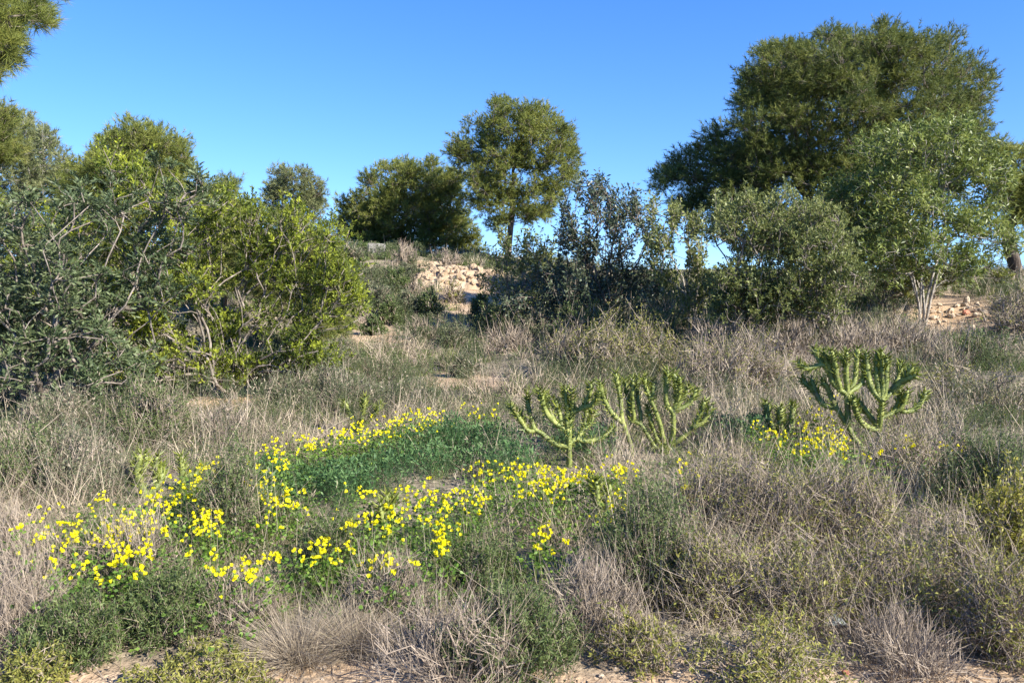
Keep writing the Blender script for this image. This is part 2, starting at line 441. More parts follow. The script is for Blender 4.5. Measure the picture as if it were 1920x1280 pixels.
# ------------------------------------------------------------------ pines
def pine(label, d, base_px, lobes, ncl, mat='pine', ns=18, nn=12, nl=.12, clr=.34, trunk=None, rb=.16, bark='bark', group='Aleppo pines on the slope', name='pine_tree', base_z=None, wmul=1.0):
    b = at(base_px[0], base_px[1], d)
    gzb = float(gz(b[0], b[1])[0])
    b[2] = gzb-.05 if base_z is None else base_z
    root = thing(name, label, 'tree', b, group)
    ncl = int(ncl*1.5); ns = int(ns*1.15); nn = int(nn*1.55)
    T = lobes_points(lobes, d, ncl, .3)
    T = T[T[:, 2] > gz(T[:, 0], T[:, 1])+.25]
    if trunk is not None: trunk = [at(px, py, d+U(-.1, .1)) for px, py in trunk]
    else:
        c = T.mean(0); trunk = [b*(1-s)+np.array([c[0], c[1], c[2]])*s + rng.normal(size=3)*.05 for s in (.25, .5, .8)]
    NA, PA, rad, tips, tdir = grow(b, T, .3, trunk, .35, .07, .007, rb*.8)
    mb = MB(); stems(mb, NA, PA, rad, 5)
    C = NA[tips]; n = len(C)
    # shoots
    ctr = T.mean(0)
    S = np.repeat(C, ns, 0); m = len(S)
    off = sph(m)*(rng.random((m, 1))**.6)*clr*.86*np.array([1, 1, .75])
    outw = nrm(S-ctr)
    S = S+off
    sd = nrm(nrm(off)*.8 + outw*.35 + UP*.45 + rng.normal(size=(m, 3))*.3)
    sl = U(.10, .2, m)*clr/.34
    wt = np.full(m, .006)
    blades(mb, S-sd*sl[:, None]*1.2, sd, sl*1.6, np.maximum(wt, px_size(d)*.28), rng.normal(size=(m, 3))*.1, U(0, 1, m), 1)
    mb.build('trunk', M[bark], root)
    fo = MB()
    P = np.repeat(S, nn, 0); D0 = np.repeat(sd, nn, 0); k = len(P)
    tpos = rng.random((k, 1))
    P = P + D0*(np.repeat(sl, nn)[:, None]*(tpos-.25))
    D = nrm(D0*.9+sph(k)*.85)
    shoot_r = np.repeat(np.repeat(U(-.25, .25, n), ns)+U(-.3, .3, m), nn)
    w = max(.005, px_size(d)*.52)*wmul
    needles(fo, P, D, nl*U(.7, 1.25, k), w*U(.8, 1.2, k), np.clip(.5+shoot_r+U(-.25, .25, k), 0, 1))
    fo.build('crown', M[mat], root)
    return root

pine('tall airy pine with a bare trunk, in the centre against the sky', 28, (953, 520),
     [(960, 255, 62, 58), (915, 240, 42, 36), (1020, 265, 55, 52), (885, 285, 46, 36), (858, 272, 18, 20), (1045, 310, 40, 46), (960, 325, 74, 50), (915, 340, 50, 36), (935, 378, 52, 28), (1010, 370, 52, 36), (1050, 352, 30, 24), (938, 208, 26, 24), (1000, 222, 40, 28), (1062, 280, 22, 30), (890, 380, 36, 24), (1010, 400, 36, 16), (930, 412, 26, 14)],
     270, 'pine', 16, 11, .13, .36, [(954, 470), (957, 430), (962, 385), (962, 320), (970, 260)], .125)
pine('dense round pine reaching the ground on the ridge', 33, (770, 488),
     [(738, 345, 52, 48), (795, 350, 52, 52), (690, 395, 48, 56), (650, 415, 24, 38), (750, 410, 74, 56), (830, 400, 48, 62), (760, 450, 85, 36), (700, 440, 44, 30), (860, 445, 34, 44), (880, 462, 18, 24), (842, 340, 22, 30)],
     330, 'pine', 18, 11, .15, .46, None, .2)
pine('huge broad pine, the largest, on the right skyline', 19, (1560, 575),
     [(1475, 140, 70, 62), (1560, 115, 80, 52), (1640, 95, 75, 42), (1715, 110, 80, 52), (1790, 165, 58, 68), (1560, 200, 115, 72), (1690, 210, 120, 82), (1445, 215, 66, 62), (1420, 150, 24, 22), (1810, 225, 44, 50), (1395, 195, 30, 22), (1340, 270, 36, 36), (1400, 300, 72, 46), (1282, 325, 34, 34), (1252, 340, 20, 20), (1340, 345, 60, 38), (1470, 310, 95, 56), (1600, 320, 110, 66), (1740, 300, 90, 70), (1290, 385, 34, 22), (1560, 420, 90, 60), (1400, 390, 70, 36), (1480, 440, 80, 40), (1650, 440, 80, 50)],
     880, 'pine_dark', 20, 13, .10, .36, [(1562, 500), (1570, 430), (1585, 340), (1590, 240)], .3)
pine('pine leaning in at the right edge with bare dark trunk', 21, (1909, 522),
     [(1875, 290, 40, 30), (1920, 320, 46, 46), (1900, 365, 44, 30), (1960, 370, 60, 50), (1985, 310, 50, 50), (1930, 400, 40, 16)],
     120, 'pine', 16, 12, .13, .36, [(1901, 490), (1892, 455), (1888, 425), (1915, 400), (1945, 370)], .2, 'bark_dark')
pine('greyish thin pine at the far left edge', 24, (70, 520),
     [(30, 275, 44, 44), (75, 290, 42, 46), (20, 340, 60, 50), (85, 345, 54, 44), (118, 325, 26, 36), (60, 390, 80, 40), (-50, 330, 60, 80), (55, 235, 22, 22), (40, 460, 90, 50), (130, 450, 60, 50)],
     230, 'pine_grey', 16, 11, .13, .36, [(68, 440), (60, 390), (55, 330)], .14, 'bark_pale')
pine('rounded green pine behind the bright leafy bush on the left', 20, (265, 540),
     [(258, 258, 42, 30), (300, 285, 46, 40), (215, 290, 44, 38), (180, 325, 42, 36), (325, 318, 34, 40), (250, 335, 90, 50), (150, 365, 40, 40), (300, 380, 80, 40), (220, 400, 80, 40), (170, 460, 90, 50), (310, 470, 100, 50)],
     300, 'pine', 18, 12, .12, .34, [(262, 470), (260, 400), (258, 330)], .16)
pine('pale olive pine between the rounded pine and the small pine', 17, (410, 560),
     [(385, 375, 34, 26), (410, 400, 46, 40), (442, 430, 34, 46), (400, 450, 60, 40), (425, 350, 14, 14), (462, 420, 18, 36), (420, 490, 60, 50), (470, 500, 50, 50)],
     170, 'pine_olive', 16, 12, .12, .30, None, .09)
pine('small loose pine standing alone left of the ridge', 30, (548, 500),
     [(545, 335, 36, 24), (515, 358, 26, 24), (578, 362, 30, 28), (550, 375, 52, 26), (590, 385, 22, 24), (500, 385, 18, 18), (555, 412, 52, 24)],
     80, 'pine_grey', 15, 10, .14, .34, None, .11)
pine('low drooping olive pine at the foot of the ridge path', 14, (590, 650),
     [(590, 470, 42, 36), (540, 450, 40, 40), (612, 520, 36, 48), (560, 540, 60, 60), (632, 585, 20, 36), (600, 600, 45, 36), (500, 500, 50, 60)],
     170, 'pine_olive', 16, 12, .11, .27, None, .07)
pine('near pine bough hanging in at the top left corner', 7.5, (-330, 760),
     [(-30, 20, 90, 40), (40, 25, 42, 24), (75, 10, 26, 12), (0, 60, 36, 22), (15, 95, 22, 16), (-40, 90, 60, 50), (8, 112, 16, 10), (-120, 60, 110, 70), (-260, 40, 160, 110)],
     150, 'pine', 15, 14, .10, .15, [(-328, 500), (-320, 260), (-300, 120)], .16)
pine('bright green pine tip poking in at the left edge', 12, (-70, 640),
     [(5, 225, 24, 24), (-15, 265, 40, 32), (-60, 260, 60, 60), (10, 290, 18, 12)],
     60, 'pine_olive', 16, 14, .10, .2, None, .07)

# ------------------------------------------------------------------ broadleaf trees and tall shrubs
def broadleaf(label, name, cat, d, base_px, lobes, ntip, mat, kind, bark='bark_grey', rb=.05, trunk_stems=3, group=None, shell=.5, k=.35, depth=None, rt=.004):
    b = at(base_px[0], base_px[1], d); b[2] = float(gz(b[0], b[1])[0])-.03
    root = thing(name, label, cat, b, group)
    ntip = int(ntip*{'pinnate': 1.7, 'sparse': 2.0, 'tufted': 1.7, 'lance': 1.7}[kind])
    T = clumped(lobes, d, ntip, shell, .8, depth, {'pinnate': 5, 'sparse': 4, 'tufted': 8, 'lance': 7}[kind], {'pinnate': .26, 'sparse': .14, 'tufted': .22, 'lance': .24}[kind])
    T = T[T[:, 2] > gz(T[:, 0], T[:, 1])+.12]
    wood, fo = MB(), MB()
    ids = rng.integers(0, trunk_stems, len(T))
    if trunk_stems > 1:                    # neighbouring targets go to the same stem
        a = np.arctan2(T[:, 1]-b[1], T[:, 0]-b[0])+rng.normal(size=len(T))*.35
        ids = (np.argsort(np.argsort(a))*trunk_stems//len(T))
    tipP, tipD = [], []
    for s in range(trunk_stems):
        Ts = T[ids == s]
        if len(Ts) < 2: continue
        bb = b + np.array([U(-1, 1), U(-1, 1), 0])*rb*1.6*(trunk_stems > 1)
        dm = Ts.mean(0)-bb
        guide = [bb+dm*np.array([.10, .10, .22]), bb+dm*np.array([.26, .26, .45]), bb+dm*np.array([.5, .5, .7])] if kind in ('lance', 'sparse') else None
        NA, PA, rad, tips, tdir = grow(bb, Ts, .18, guide, k, .08, rt, rb*U(.5, .8))
        stems(wood, NA, PA, rad, 5)
        tipP.append(NA[tips]); tipD.append(tdir)
    P0, D0 = np.concatenate(tipP), np.concatenate(tipD); n = len(P0)
    ps = px_size(d)
    if kind == 'pinnate':                  # carob: sprays of oval leaflets in pairs along drooping stalks
        nl, lf = 6, 10
        A = np.repeat(P0, nl, 0); m = len(A)
        R1 = nrm(np.repeat(D0, nl, 0)*.6+sph(m)*.8+UP*.35)
        Ls = U(.10, .19, m)
        start = A + sph(m)*.03
        blades(wood, start, R1, Ls, np.full(m, max(.003, ps*.3)), -UP[None]*.25*np.ones((m, 1)), U(.3, .9, m), 2)
        t = np.tile((np.arange(lf)//2+.8)/(lf/2), m); side = np.tile(np.where(np.arange(lf) % 2, 1., -1.), m)
        Rr = np.repeat(R1, lf, 0); LL = np.repeat(Ls, lf)[:, None]
        PP = np.repeat(start, lf, 0)+Rr*LL*t[:, None]-UP*(.25*LL*t[:, None]**2)
        X = nrm(np.cross(Rr, UP+.3*sph(len(Rr))))
        DD = nrm(Rr*.95+X*side[:, None]*.62+rng.normal(size=Rr.shape)*.15-UP*.1)
        leaves(fo, PP, DD, U(.048, .076, len(PP)), np.maximum(U(.015, .022, len(PP)), ps*1.0), np.clip(np.repeat(U(.1, .8, m), lf)+U(-.2, .2, len(PP))+tone(PP), 0, 1), .12, .55)
    elif kind == 'sparse':                 # upright twigs with whorls of small stiff leaves
        nl = 19
        A = np.repeat(P0, nl, 0); m = len(A)
        upd = nrm(np.repeat(D0, nl, 0)*.5+UP*.9)
        tt = (rng.random((m, 1))-.55)*.42
        Dl = nrm(sph(m)*1.0+upd*.25)
        blades(wood, P0-nrm(D0*.5+UP*.9)*.22, nrm(D0*.5+UP*.9), .42*np.ones(n), np.full(n, max(.006, ps*.5)), rng.normal(size=(n, 3))*.08, U(.1, .7, n), 2)
        lw = max(.03, ps*1.7)
        leaves(fo, A+upd*tt+Dl*.015, Dl, U(.06, .11, m), lw*U(.8, 1.2, m), np.clip(np.repeat(U(.2, .8, n), nl)+U(-.3, .3, m), 0, 1), .2, .6)
    elif kind == 'tufted':                 # lentisk: short twigs carrying upright little leaves
        nt, nl = 4, 11
        A = np.repeat(P0, nt, 0); m = len(A)
        td = nrm(np.repeat(D0, nt, 0)*.5+sph(m)*.65+UP*.5); tl = U(.08, .2, m)
        A = A+sph(m)*.07
        blades(wood, A, td, tl, np.full(m, max(.003, ps*.3)), rng.normal(size=(m, 3))*.12, U(.2, 1, m), 2)
        AA = np.repeat(A, nl, 0); TD = np.repeat(td, nl, 0); q = len(AA)
        AA = AA+TD*(np.repeat(tl, nl)*U(.25, 1.05, q))[:, None]
        DD = nrm(TD*.7+sph(q)*.8+UP*.2)
        lw = max(.019, ps*1.25)
        leaves(fo, AA, DD, U(.038, .066, q), lw*U(.8, 1.3, q), np.clip(np.repeat(U(.05, .85, m), nl)+U(-.2, .2, q)+tone(AA), 0, 1), .2, .6)
    elif kind == 'lance':                  # long narrow hanging leaves
        nt, nl = 4, 10
        A = np.repeat(P0, nt, 0)+sph(n*nt)*.10; m = len(A)
        td = nrm(np.repeat(D0, nt, 0)*.7+sph(m)*.6+UP*.2); tl = U(.15, .35, m)
        blades(wood, A, td, tl, np.full(m, max(.003, ps*.3)), -UP[None]*.15*np.ones((m, 1)), U(.2, 1, m), 2)
        AA = np.repeat(A, nl, 0); TD = np.repeat(td, nl, 0); q = len(AA)
        AA = AA+TD*(np.repeat(tl, nl)*U(.1, 1.0, q))[:, None]
        DD = nrm(TD*.4+sph(q)*.85-UP*.2)
        leaves(fo, AA, DD, U(.08, .13, q), max(.02, ps*1.4)*U(.8, 1.2, q), np.clip(np.repeat(U(.1, .9, m), nl)+U(-.2, .2, q)+tone(AA), 0, 1), .2, .4)
    wood.build('trunk' if cat == 'tree' else 'branchwork', M[bark], root)
    fo.build('crown' if cat == 'tree' else 'foliage', M[mat], root)
    return root

broadleaf('dark bluish carob tree with drooping leaf sprays, nearest on the left', 'carob_tree', 'tree', 8.8, (70, 770),
          [(50, 430, 60, 50), (200, 395, 48, 36), (275, 430, 48, 40), (255, 500, 60, 50), (120, 500, 80, 56), (40, 570, 70, 60), (170, 590, 80, 56), (285, 560, 40, 44), (60, 660, 80, 56), (220, 660, 66, 48), (365, 345, 20, 22), (340, 395, 30, 30), (140, 710, 80, 30), (-80, 560, 90, 140), (130, 400, 40, 26)],
          330, 'carob', 'pinnate', 'bark_grey', .055, 6, None, .5, .35, .8)
broadleaf('bright yellow-green lentisk bush behind the dark carob', 'lentisk_bush', 'shrub', 10.3, (440, 752),
          [(225, 325, 20, 24), (250, 350, 44, 34), (300, 385, 50, 36), (480, 415, 8, 20), (420, 392, 10, 20), (190, 400, 54, 36), (395, 420, 50, 40), (470, 458, 46, 38), (545, 475, 30, 34), (440, 520, 85, 64), (545, 540, 66, 66), (605, 520, 34, 56), (420, 620, 96, 54), (540, 640, 70, 40), (340, 540, 60, 66), (630, 570, 24, 30), (90, 430, 60, 36), (440, 680, 110, 30), (390, 705, 100, 24), (520, 700, 80, 24), (300, 640, 60, 50), (330, 690, 70, 30), (220, 560, 60, 50), (590, 660, 40, 26), (250, 690, 90, 26), (60, 500, 80, 50), (150, 580, 90, 60), (60, 640, 80, 60), (190, 480, 60, 40), (20, 430, 60, 40), (330, 470, 70, 40), (640, 520, 12, 16), (655, 570, 10, 16), (620, 455, 14, 18), (620, 690, 24, 14), (548, 415, 5, 16)],
          860, 'lentisk', 'tufted', 'bark_grey', .034, 11, None, .7, .4, .9)
broadleaf('young pale-stemmed tree with narrow leaves beside the stone heap', 'young_tree', 'tree', 14.4, (1728, 612),
          [(1720, 285, 70, 42), (1640, 350, 66, 42), (1800, 310, 66, 48), (1860, 370, 48, 46), (1740, 380, 96, 60), (1615, 410, 50, 40), (1700, 450, 80, 44), (1820, 430, 60, 40), (1780, 260, 44, 24), (1885, 330, 30, 30), (1585, 345, 22, 16), (1660, 280, 30, 22), (1640, 470, 40, 30), (1870, 440, 40, 26), (1700, 500, 70, 30), (1790, 490, 60, 30), (1660, 420, 50, 40)],
          470, 'willowy', 'lance', 'bark_pale', .032, 6, None, .6, .3, 1.3)
CAR = [(1092, 352, 10, 12), (1118, 346, 8, 12), (1128, 355, 8, 12), (1108, 385, 26, 26), (1150, 372, 8, 14), (1186, 372, 8, 16), (1178, 400, 16, 26), (1150, 410, 26, 26), (1050, 430, 10, 20), (1065, 455, 28, 30), (1110, 450, 50, 40), (1165, 460, 40, 44), (1215, 440, 22, 30), (1120, 520, 90, 46), (1040, 540, 54, 44), (1180, 540, 60, 50), (1090, 585, 110, 30), (1180, 585, 80, 30), (1000, 560, 60, 40), (1120, 545, 110, 40), (1030, 500, 40, 40), (1225, 520, 40, 40), (1010, 600, 60, 20), (1060, 400, 8, 18), (1075, 420, 8, 18), (1205, 400, 8, 18), (1160, 400, 8, 22)]
broadleaf('dark upright carob shrub with leafy spires against the sky', 'carob_shrub', 'shrub', 15.5, (1145, 618), CAR, 270, 'carob_far', 'sparse', 'bark', .05, 8, None, .6, .5, .9)
broadleaf('thin see-through shrub at the right end of the dirt pile', 'carob_shrub', 'shrub', 17, (955, 600),
          [(945, 450, 24, 24), (985, 460, 24, 30), (950, 490, 36, 30), (1000, 510, 34, 36), (925, 530, 30, 30), (985, 560, 40, 36), (1020, 470, 16, 26), (1000, 590, 50, 24)], 100, 'mastic', 'sparse', 'bark_grey', .03, 5, None, .6, .45, .6)
broadleaf('sparse carob sapling with pale slanting stem between shrubs', 'carob_shrub', 'shrub', 14.5, (1300, 618),
          [(1228, 390, 8, 14), (1262, 400, 18, 22), (1300, 420, 22, 30), (1250, 450, 30, 34), (1300, 480, 36, 36), (1255, 520, 30, 36), (1320, 540, 34, 40), (1225, 470, 20, 40), (1350, 380, 6, 14), (1280, 580, 60, 30)], 130, 'mastic', 'sparse', 'bark_pale', .035, 3, None, .6, .45, .6)
broadleaf('bushy mastic shrub left of two below the huge pine', 'mastic_shrub', 'shrub', 12.7, (1405, 640),
          [(1390, 395, 32, 26), (1435, 400, 40, 34), (1380, 450, 46, 40), (1445, 470, 50, 50), (1400, 520, 60, 44), (1440, 560, 60, 40), (1360, 560, 40, 40), (1345, 420, 16, 30), (1410, 590, 80, 30)], 420, 'mastic', 'tufted', 'bark_grey', .04, 5, None, .6, .4, .9)
broadleaf('rounded mastic shrub next to the young pale-stemmed tree', 'mastic_shrub', 'shrub', 12.5, (1545, 640),
          [(1515, 410, 36, 34), (1560, 440, 44, 40), (1500, 470, 44, 48), (1580, 500, 40, 44), (1540, 530, 60, 50), (1490, 560, 40, 40), (1545, 590, 70, 30)], 380, 'mastic', 'tufted', 'bark_grey', .035, 5, None, .6, .4, .9)
broadleaf('olive lower shrub under the young tree', 'mastic_shrub', 'shrub', 15.5, (1650, 570),
          [(1620, 480, 50, 40), (1670, 500, 50, 36), (1600, 530, 40, 30), (1680, 540, 60, 24), (1800, 500, 70, 30), (1850, 510, 40, 20)], 130, 'pine_olive', 'tufted', 'bark_grey', .025, 4, None, .6, .4, .8)

# ------------------------------------------------------------------ cacti (stems followed one by one)
def zoom(x0, y0, s):
    return lambda pts: [(x0+x/s, y0+y/s) for x, y in pts]

def cactus(label, stems_px, base_py, r=.024, spik=1.0, dz=0.0, depth_spread=.15, mat='cactus'):
    global rng
    rng = np.random.default_rng(int(stems_px[0][0][0]))
    bpx = stems_px[0][0][0]
    g = ground_hit([bpx], [base_py])[0]; d0 = g[1]
    root = thing('tall_cactus' if len(stems_px) > 6 else 'small_cactus', label, 'cactus', g, 'spiny green cacti in the meadow')
    used = []                                # (px, py, depth offset) of what is already built
    sc = d0/F
    for q, s in enumerate(stems_px):
        s = np.array(s, float)
        if q == 0: o0 = 0.0
        else:
            u = np.array(used); dd = np.hypot(u[:, 0]-s[0, 0], u[:, 1]-s[0, 1]); k = int(dd.argmin())
            o0 = u[k, 2] if dd[k] < 26 else U(-.12, .12)
            if dd[k] < 26: s = np.vstack([u[k, :2], s])
        o1 = o0 + (U(-1, 1)*depth_spread if q else U(-.04, .04))
        L = np.r_[0, np.cumsum(np.hypot(*np.diff(s, axis=0).T))]; off = o0+(o1-o0)*L/max(L[-1], 1)
        P = at(s[:, 0], s[:, 1], d0+off)
        if q == 0 or s[0, 1] > base_py-14:    # this stem rises from the soil
            P = np.vstack([P[0]*np.array([1, 1, 0])+np.array([0, 0, min(P[0, 2], float(gz(P[0, 0], P[0, 1])[0]))-.03]), P])
        used += [(a, b, c) for (a, b), c in zip(s, off)]
        mb = MB()
        rr = r*U(.78, .96)
        C, D, rad, t, Lt = path_tube(mb, P, np.linspace(rr*1.08, rr*.9, len(P)), 16, .14, .05)
        st = mb.build('stem', M['cactus'] if Lt > .2 else M[mat], root, True)
        # spikes: dense fleshy ones round the growing tip, thin spines all the way down
        sp_ = MB()
        n1 = int((40 + 50*min(Lt, .5))*spik)
        tt = Lt - np.abs(rng.normal(size=n1))*min(.13, Lt*.5); tt = np.clip(tt, 0, Lt)
        i = np.clip(np.searchsorted(t, tt), 0, len(C)-1)
        rd = nrm(np.cross(D[i], sph(n1)))
        dirs = nrm(rd*.8+D[i]*.75)
        pos = C[i]+rd*rad[i][:, None]*.85
        needles(sp_, pos, dirs, U(.04, .085, n1), np.full(n1, .0125), U(.0, .8, n1))
        needles(sp_, pos, dirs, U(.04, .085, n1), np.full(n1, .0125), U(.0, .8, n1))
        n2 = int(230*Lt)
        tt = U(0, Lt, n2); i = np.clip(np.searchsorted(t, tt), 0, len(C)-1)
        rd = nrm(np.cross(D[i], sph(n2)))
        needles(sp_, C[i]+rd*rad[i][:, None]*.9, nrm(rd+D[i]*.2), U(.02, .05, n2), np.full(n2, .007), U(.3, 1, n2))
        sp_.build('spine_cover', M['cactus_leaf'], st, origin=root.location)
    return root

z1 = zoom(940, 690, 7.11); z2 = zoom(1120, 680, 6.735); z3 = zoom(1410, 640, 5.334); z4 = zoom(220, 730, 3.765); z7 = zoom(660, 860, 3.692)
cactus('candelabra cactus with one straight central trunk above the green carpet', [z1(s) for s in [
    [(905, 1250), (905, 1050), (900, 850), (920, 700), (935, 600)],
    [(870, 1045), (740, 1030), (620, 940), (540, 860), (440, 830), (420, 760), (390, 640), (355, 480), (345, 350)],
    [(440, 840), (360, 850), (300, 770), (230, 650), (170, 560), (125, 490)],
    [(340, 820), (290, 700), (240, 610), (200, 570)],
    [(880, 880), (800, 760), (790, 640), (750, 520), (700, 400)],
    [(800, 790), (700, 720), (640, 650), (570, 540), (540, 400), (515, 290)],
    [(690, 690), (650, 560), (620, 460), (595, 340)],
    [(890, 850), (870, 700), (890, 560), (860, 400), (840, 250)],
    [(935, 610), (950, 500), (940, 380), (945, 290)],
    [(935, 620), (980, 570), (1080, 540), (1130, 450), (1180, 330), (1190, 200)],
    [(1100, 530), (1220, 480), (1280, 400), (1310, 300)],
    [(905, 1010), (1000, 930), (1120, 800), (1200, 700), (1240, 580)],
    [(1130, 800), (1110, 690), (1150, 560), (1140, 450)],
    [(1010, 960), (1200, 975), (1330, 930), (1450, 850), (1500, 790)]]], 876, .0235)
cactus('candelabra cactus of many close stems, right beside the straight-trunked one', [z2(s) for s in [
    [(850, 1120), (800, 1060), (720, 880), (660, 680), (625, 540)],
    [(840, 1060), (830, 950), (800, 800), (740, 620), (660, 430), (600, 290), (600, 170)],
    [(690, 480), (700, 400), (705, 320), (700, 230)],
    [(740, 1080), (690, 1000), (610, 860), (540, 760), (440, 740), (370, 650), (410, 590), (380, 430), (360, 300), (350, 220)],
    [(430, 1080), (410, 1000), (350, 840), (300, 680), (300, 520), (280, 380), (250, 240), (235, 130)],
    [(320, 760), (200, 660), (120, 540), (60, 400), (30, 240)],
    [(550, 760), (545, 620), (510, 480), (500, 330), (510, 180)],
    [(470, 740), (450, 620), (440, 400), (450, 200)],
    [(880, 1090), (930, 1000), (960, 900), (960, 720), (960, 620), (900, 580), (860, 480), (870, 300), (890, 90)],
    [(960, 610), (1010, 480), (1000, 330), (970, 200), (960, 100)],
    [(1005, 500), (1040, 350), (1035, 170)],
    [(970, 600), (1060, 480), (1120, 380), (1150, 290)],
    [(975, 605), (1130, 540), (1210, 450), (1250, 330)],
    [(920, 1050), (1080, 940), (1220, 800), (1310, 640), (1360, 480)],
    [(1180, 840), (1350, 740), (1410, 620), (1440, 530)],
    [(870, 1100), (840, 1000), (835, 900)]]], 852, .0235)
cactus('largest branching cactus, leaning out over yellow flowers on the right', [z3(s) for s in [
    [(1255, 1170), (1120, 1090), (1010, 950), (930, 800), (840, 660), (780, 540), (740, 420), (705, 400)],
    [(830, 660), (710, 640), (640, 520), (590, 370)],
    [(620, 490), (540, 430), (500, 370)],
    [(960, 860), (960, 760), (950, 560), (955, 520), (880, 490), (800, 400), (770, 260), (720, 90)],
    [(890, 490), (850, 380), (830, 240), (790, 90)],
    [(955, 520), (940, 400), (940, 250), (950, 100)],
    [(960, 520), (1030, 390), (1040, 250), (1060, 70)],
    [(970, 510), (1080, 440), (1120, 360), (1110, 180)],
    [(940, 190), (900, 180), (870, 140)],
    [(1255, 1150), (1270, 1000), (1275, 870), (1160, 720), (1080, 620), (975, 530)],
    [(1200, 880), (1130, 840), (1060, 780), (1030, 660), (1010, 580)],
    [(1275, 880), (1280, 780), (1290, 680), (1300, 580)],
    [(1300, 585), (1220, 520), (1170, 400), (1150, 250), (1140, 100)],
    [(1270, 550), (1250, 400), (1240, 250), (1245, 110)],
    [(1300, 570), (1310, 400), (1300, 250), (1295, 100)],
    [(1305, 580), (1335, 480), (1340, 300), (1345, 140)],
    [(1310, 585), (1410, 480), (1480, 330), (1490, 210)],
    [(1380, 520), (1500, 400), (1560, 330), (1610, 240)],
    [(1510, 395), (1590, 360), (1650, 330)],
    [(1300, 760), (1430, 700), (1470, 600), (1480, 470)],
    [(1410, 710), (1490, 680), (1530, 570), (1560, 480)],
    [(1480, 700), (1600, 700), (1700, 600), (1740, 500)],
    [(790, 350), (720, 220), (660, 240), (560, 280), (490, 240), (450, 200)],
    [(700, 225), (650, 150), (625, 70)]]], 866, .0265)
cactus('short dark cactus of three thick fingers left of the largest cactus', [z3(s) for s in [
    [(290, 1000), (200, 880), (165, 760), (140, 600)], [(290, 960), (280, 820), (285, 740), (285, 650)],
    [(300, 980), (390, 850), (405, 720), (410, 620)], [(330, 960), (390, 880), (330, 790)]]], 838, .040, 1.2)
cactus('low leafy-tipped cactus in dry grass above the left flower sweep', [z4(s) for s in [
    [(200, 740), (170, 690), (140, 570), (165, 450)], [(220, 740), (275, 700), (320, 610), (315, 530)],
    [(150, 600), (195, 560), (195, 450)], [(300, 640), (260, 560), (285, 470)]]], 935, .030, 1.0)
cactus('single tufted cactus finger beside the left flower sweep', [z4(s) for s in [
    [(460, 720), (462, 620), (462, 540), (448, 470)], [(465, 620), (540, 600), (590, 580), (605, 530)]]], 925, .027, 1.1)
cactus('small three-pronged cactus behind the upper yellow flower band', [z4(s) for s in [
    [(1710, 290), (1690, 240), (1640, 170), (1600, 80)], [(1715, 270), (1722, 220), (1738, 130), (1748, 50)], [(1730, 270), (1790, 200), (1830, 150), (1862, 100)]]], 812, .028, 1.1)
cactus('forked cactus among flowers in the middle foreground', [z7(s) for s in [
    [(1730, 470), (1725, 400), (1700, 290), (1690, 150)], [(1735, 430), (1760, 340), (1775, 260), (1785, 170)], [(1700, 290), (1670, 200), (1655, 130)]]], 1000, .024, 1.1)
cactus('pair of slim cactus stems in front of the green carpet', [z7(s) for s in [
    [(240, 560), (225, 470), (200, 370), (195, 300)], [(262, 560), (285, 470), (292, 380), (285, 250)], [(262, 420), (245, 330), (240, 245)]]], 1025, .017, .8)

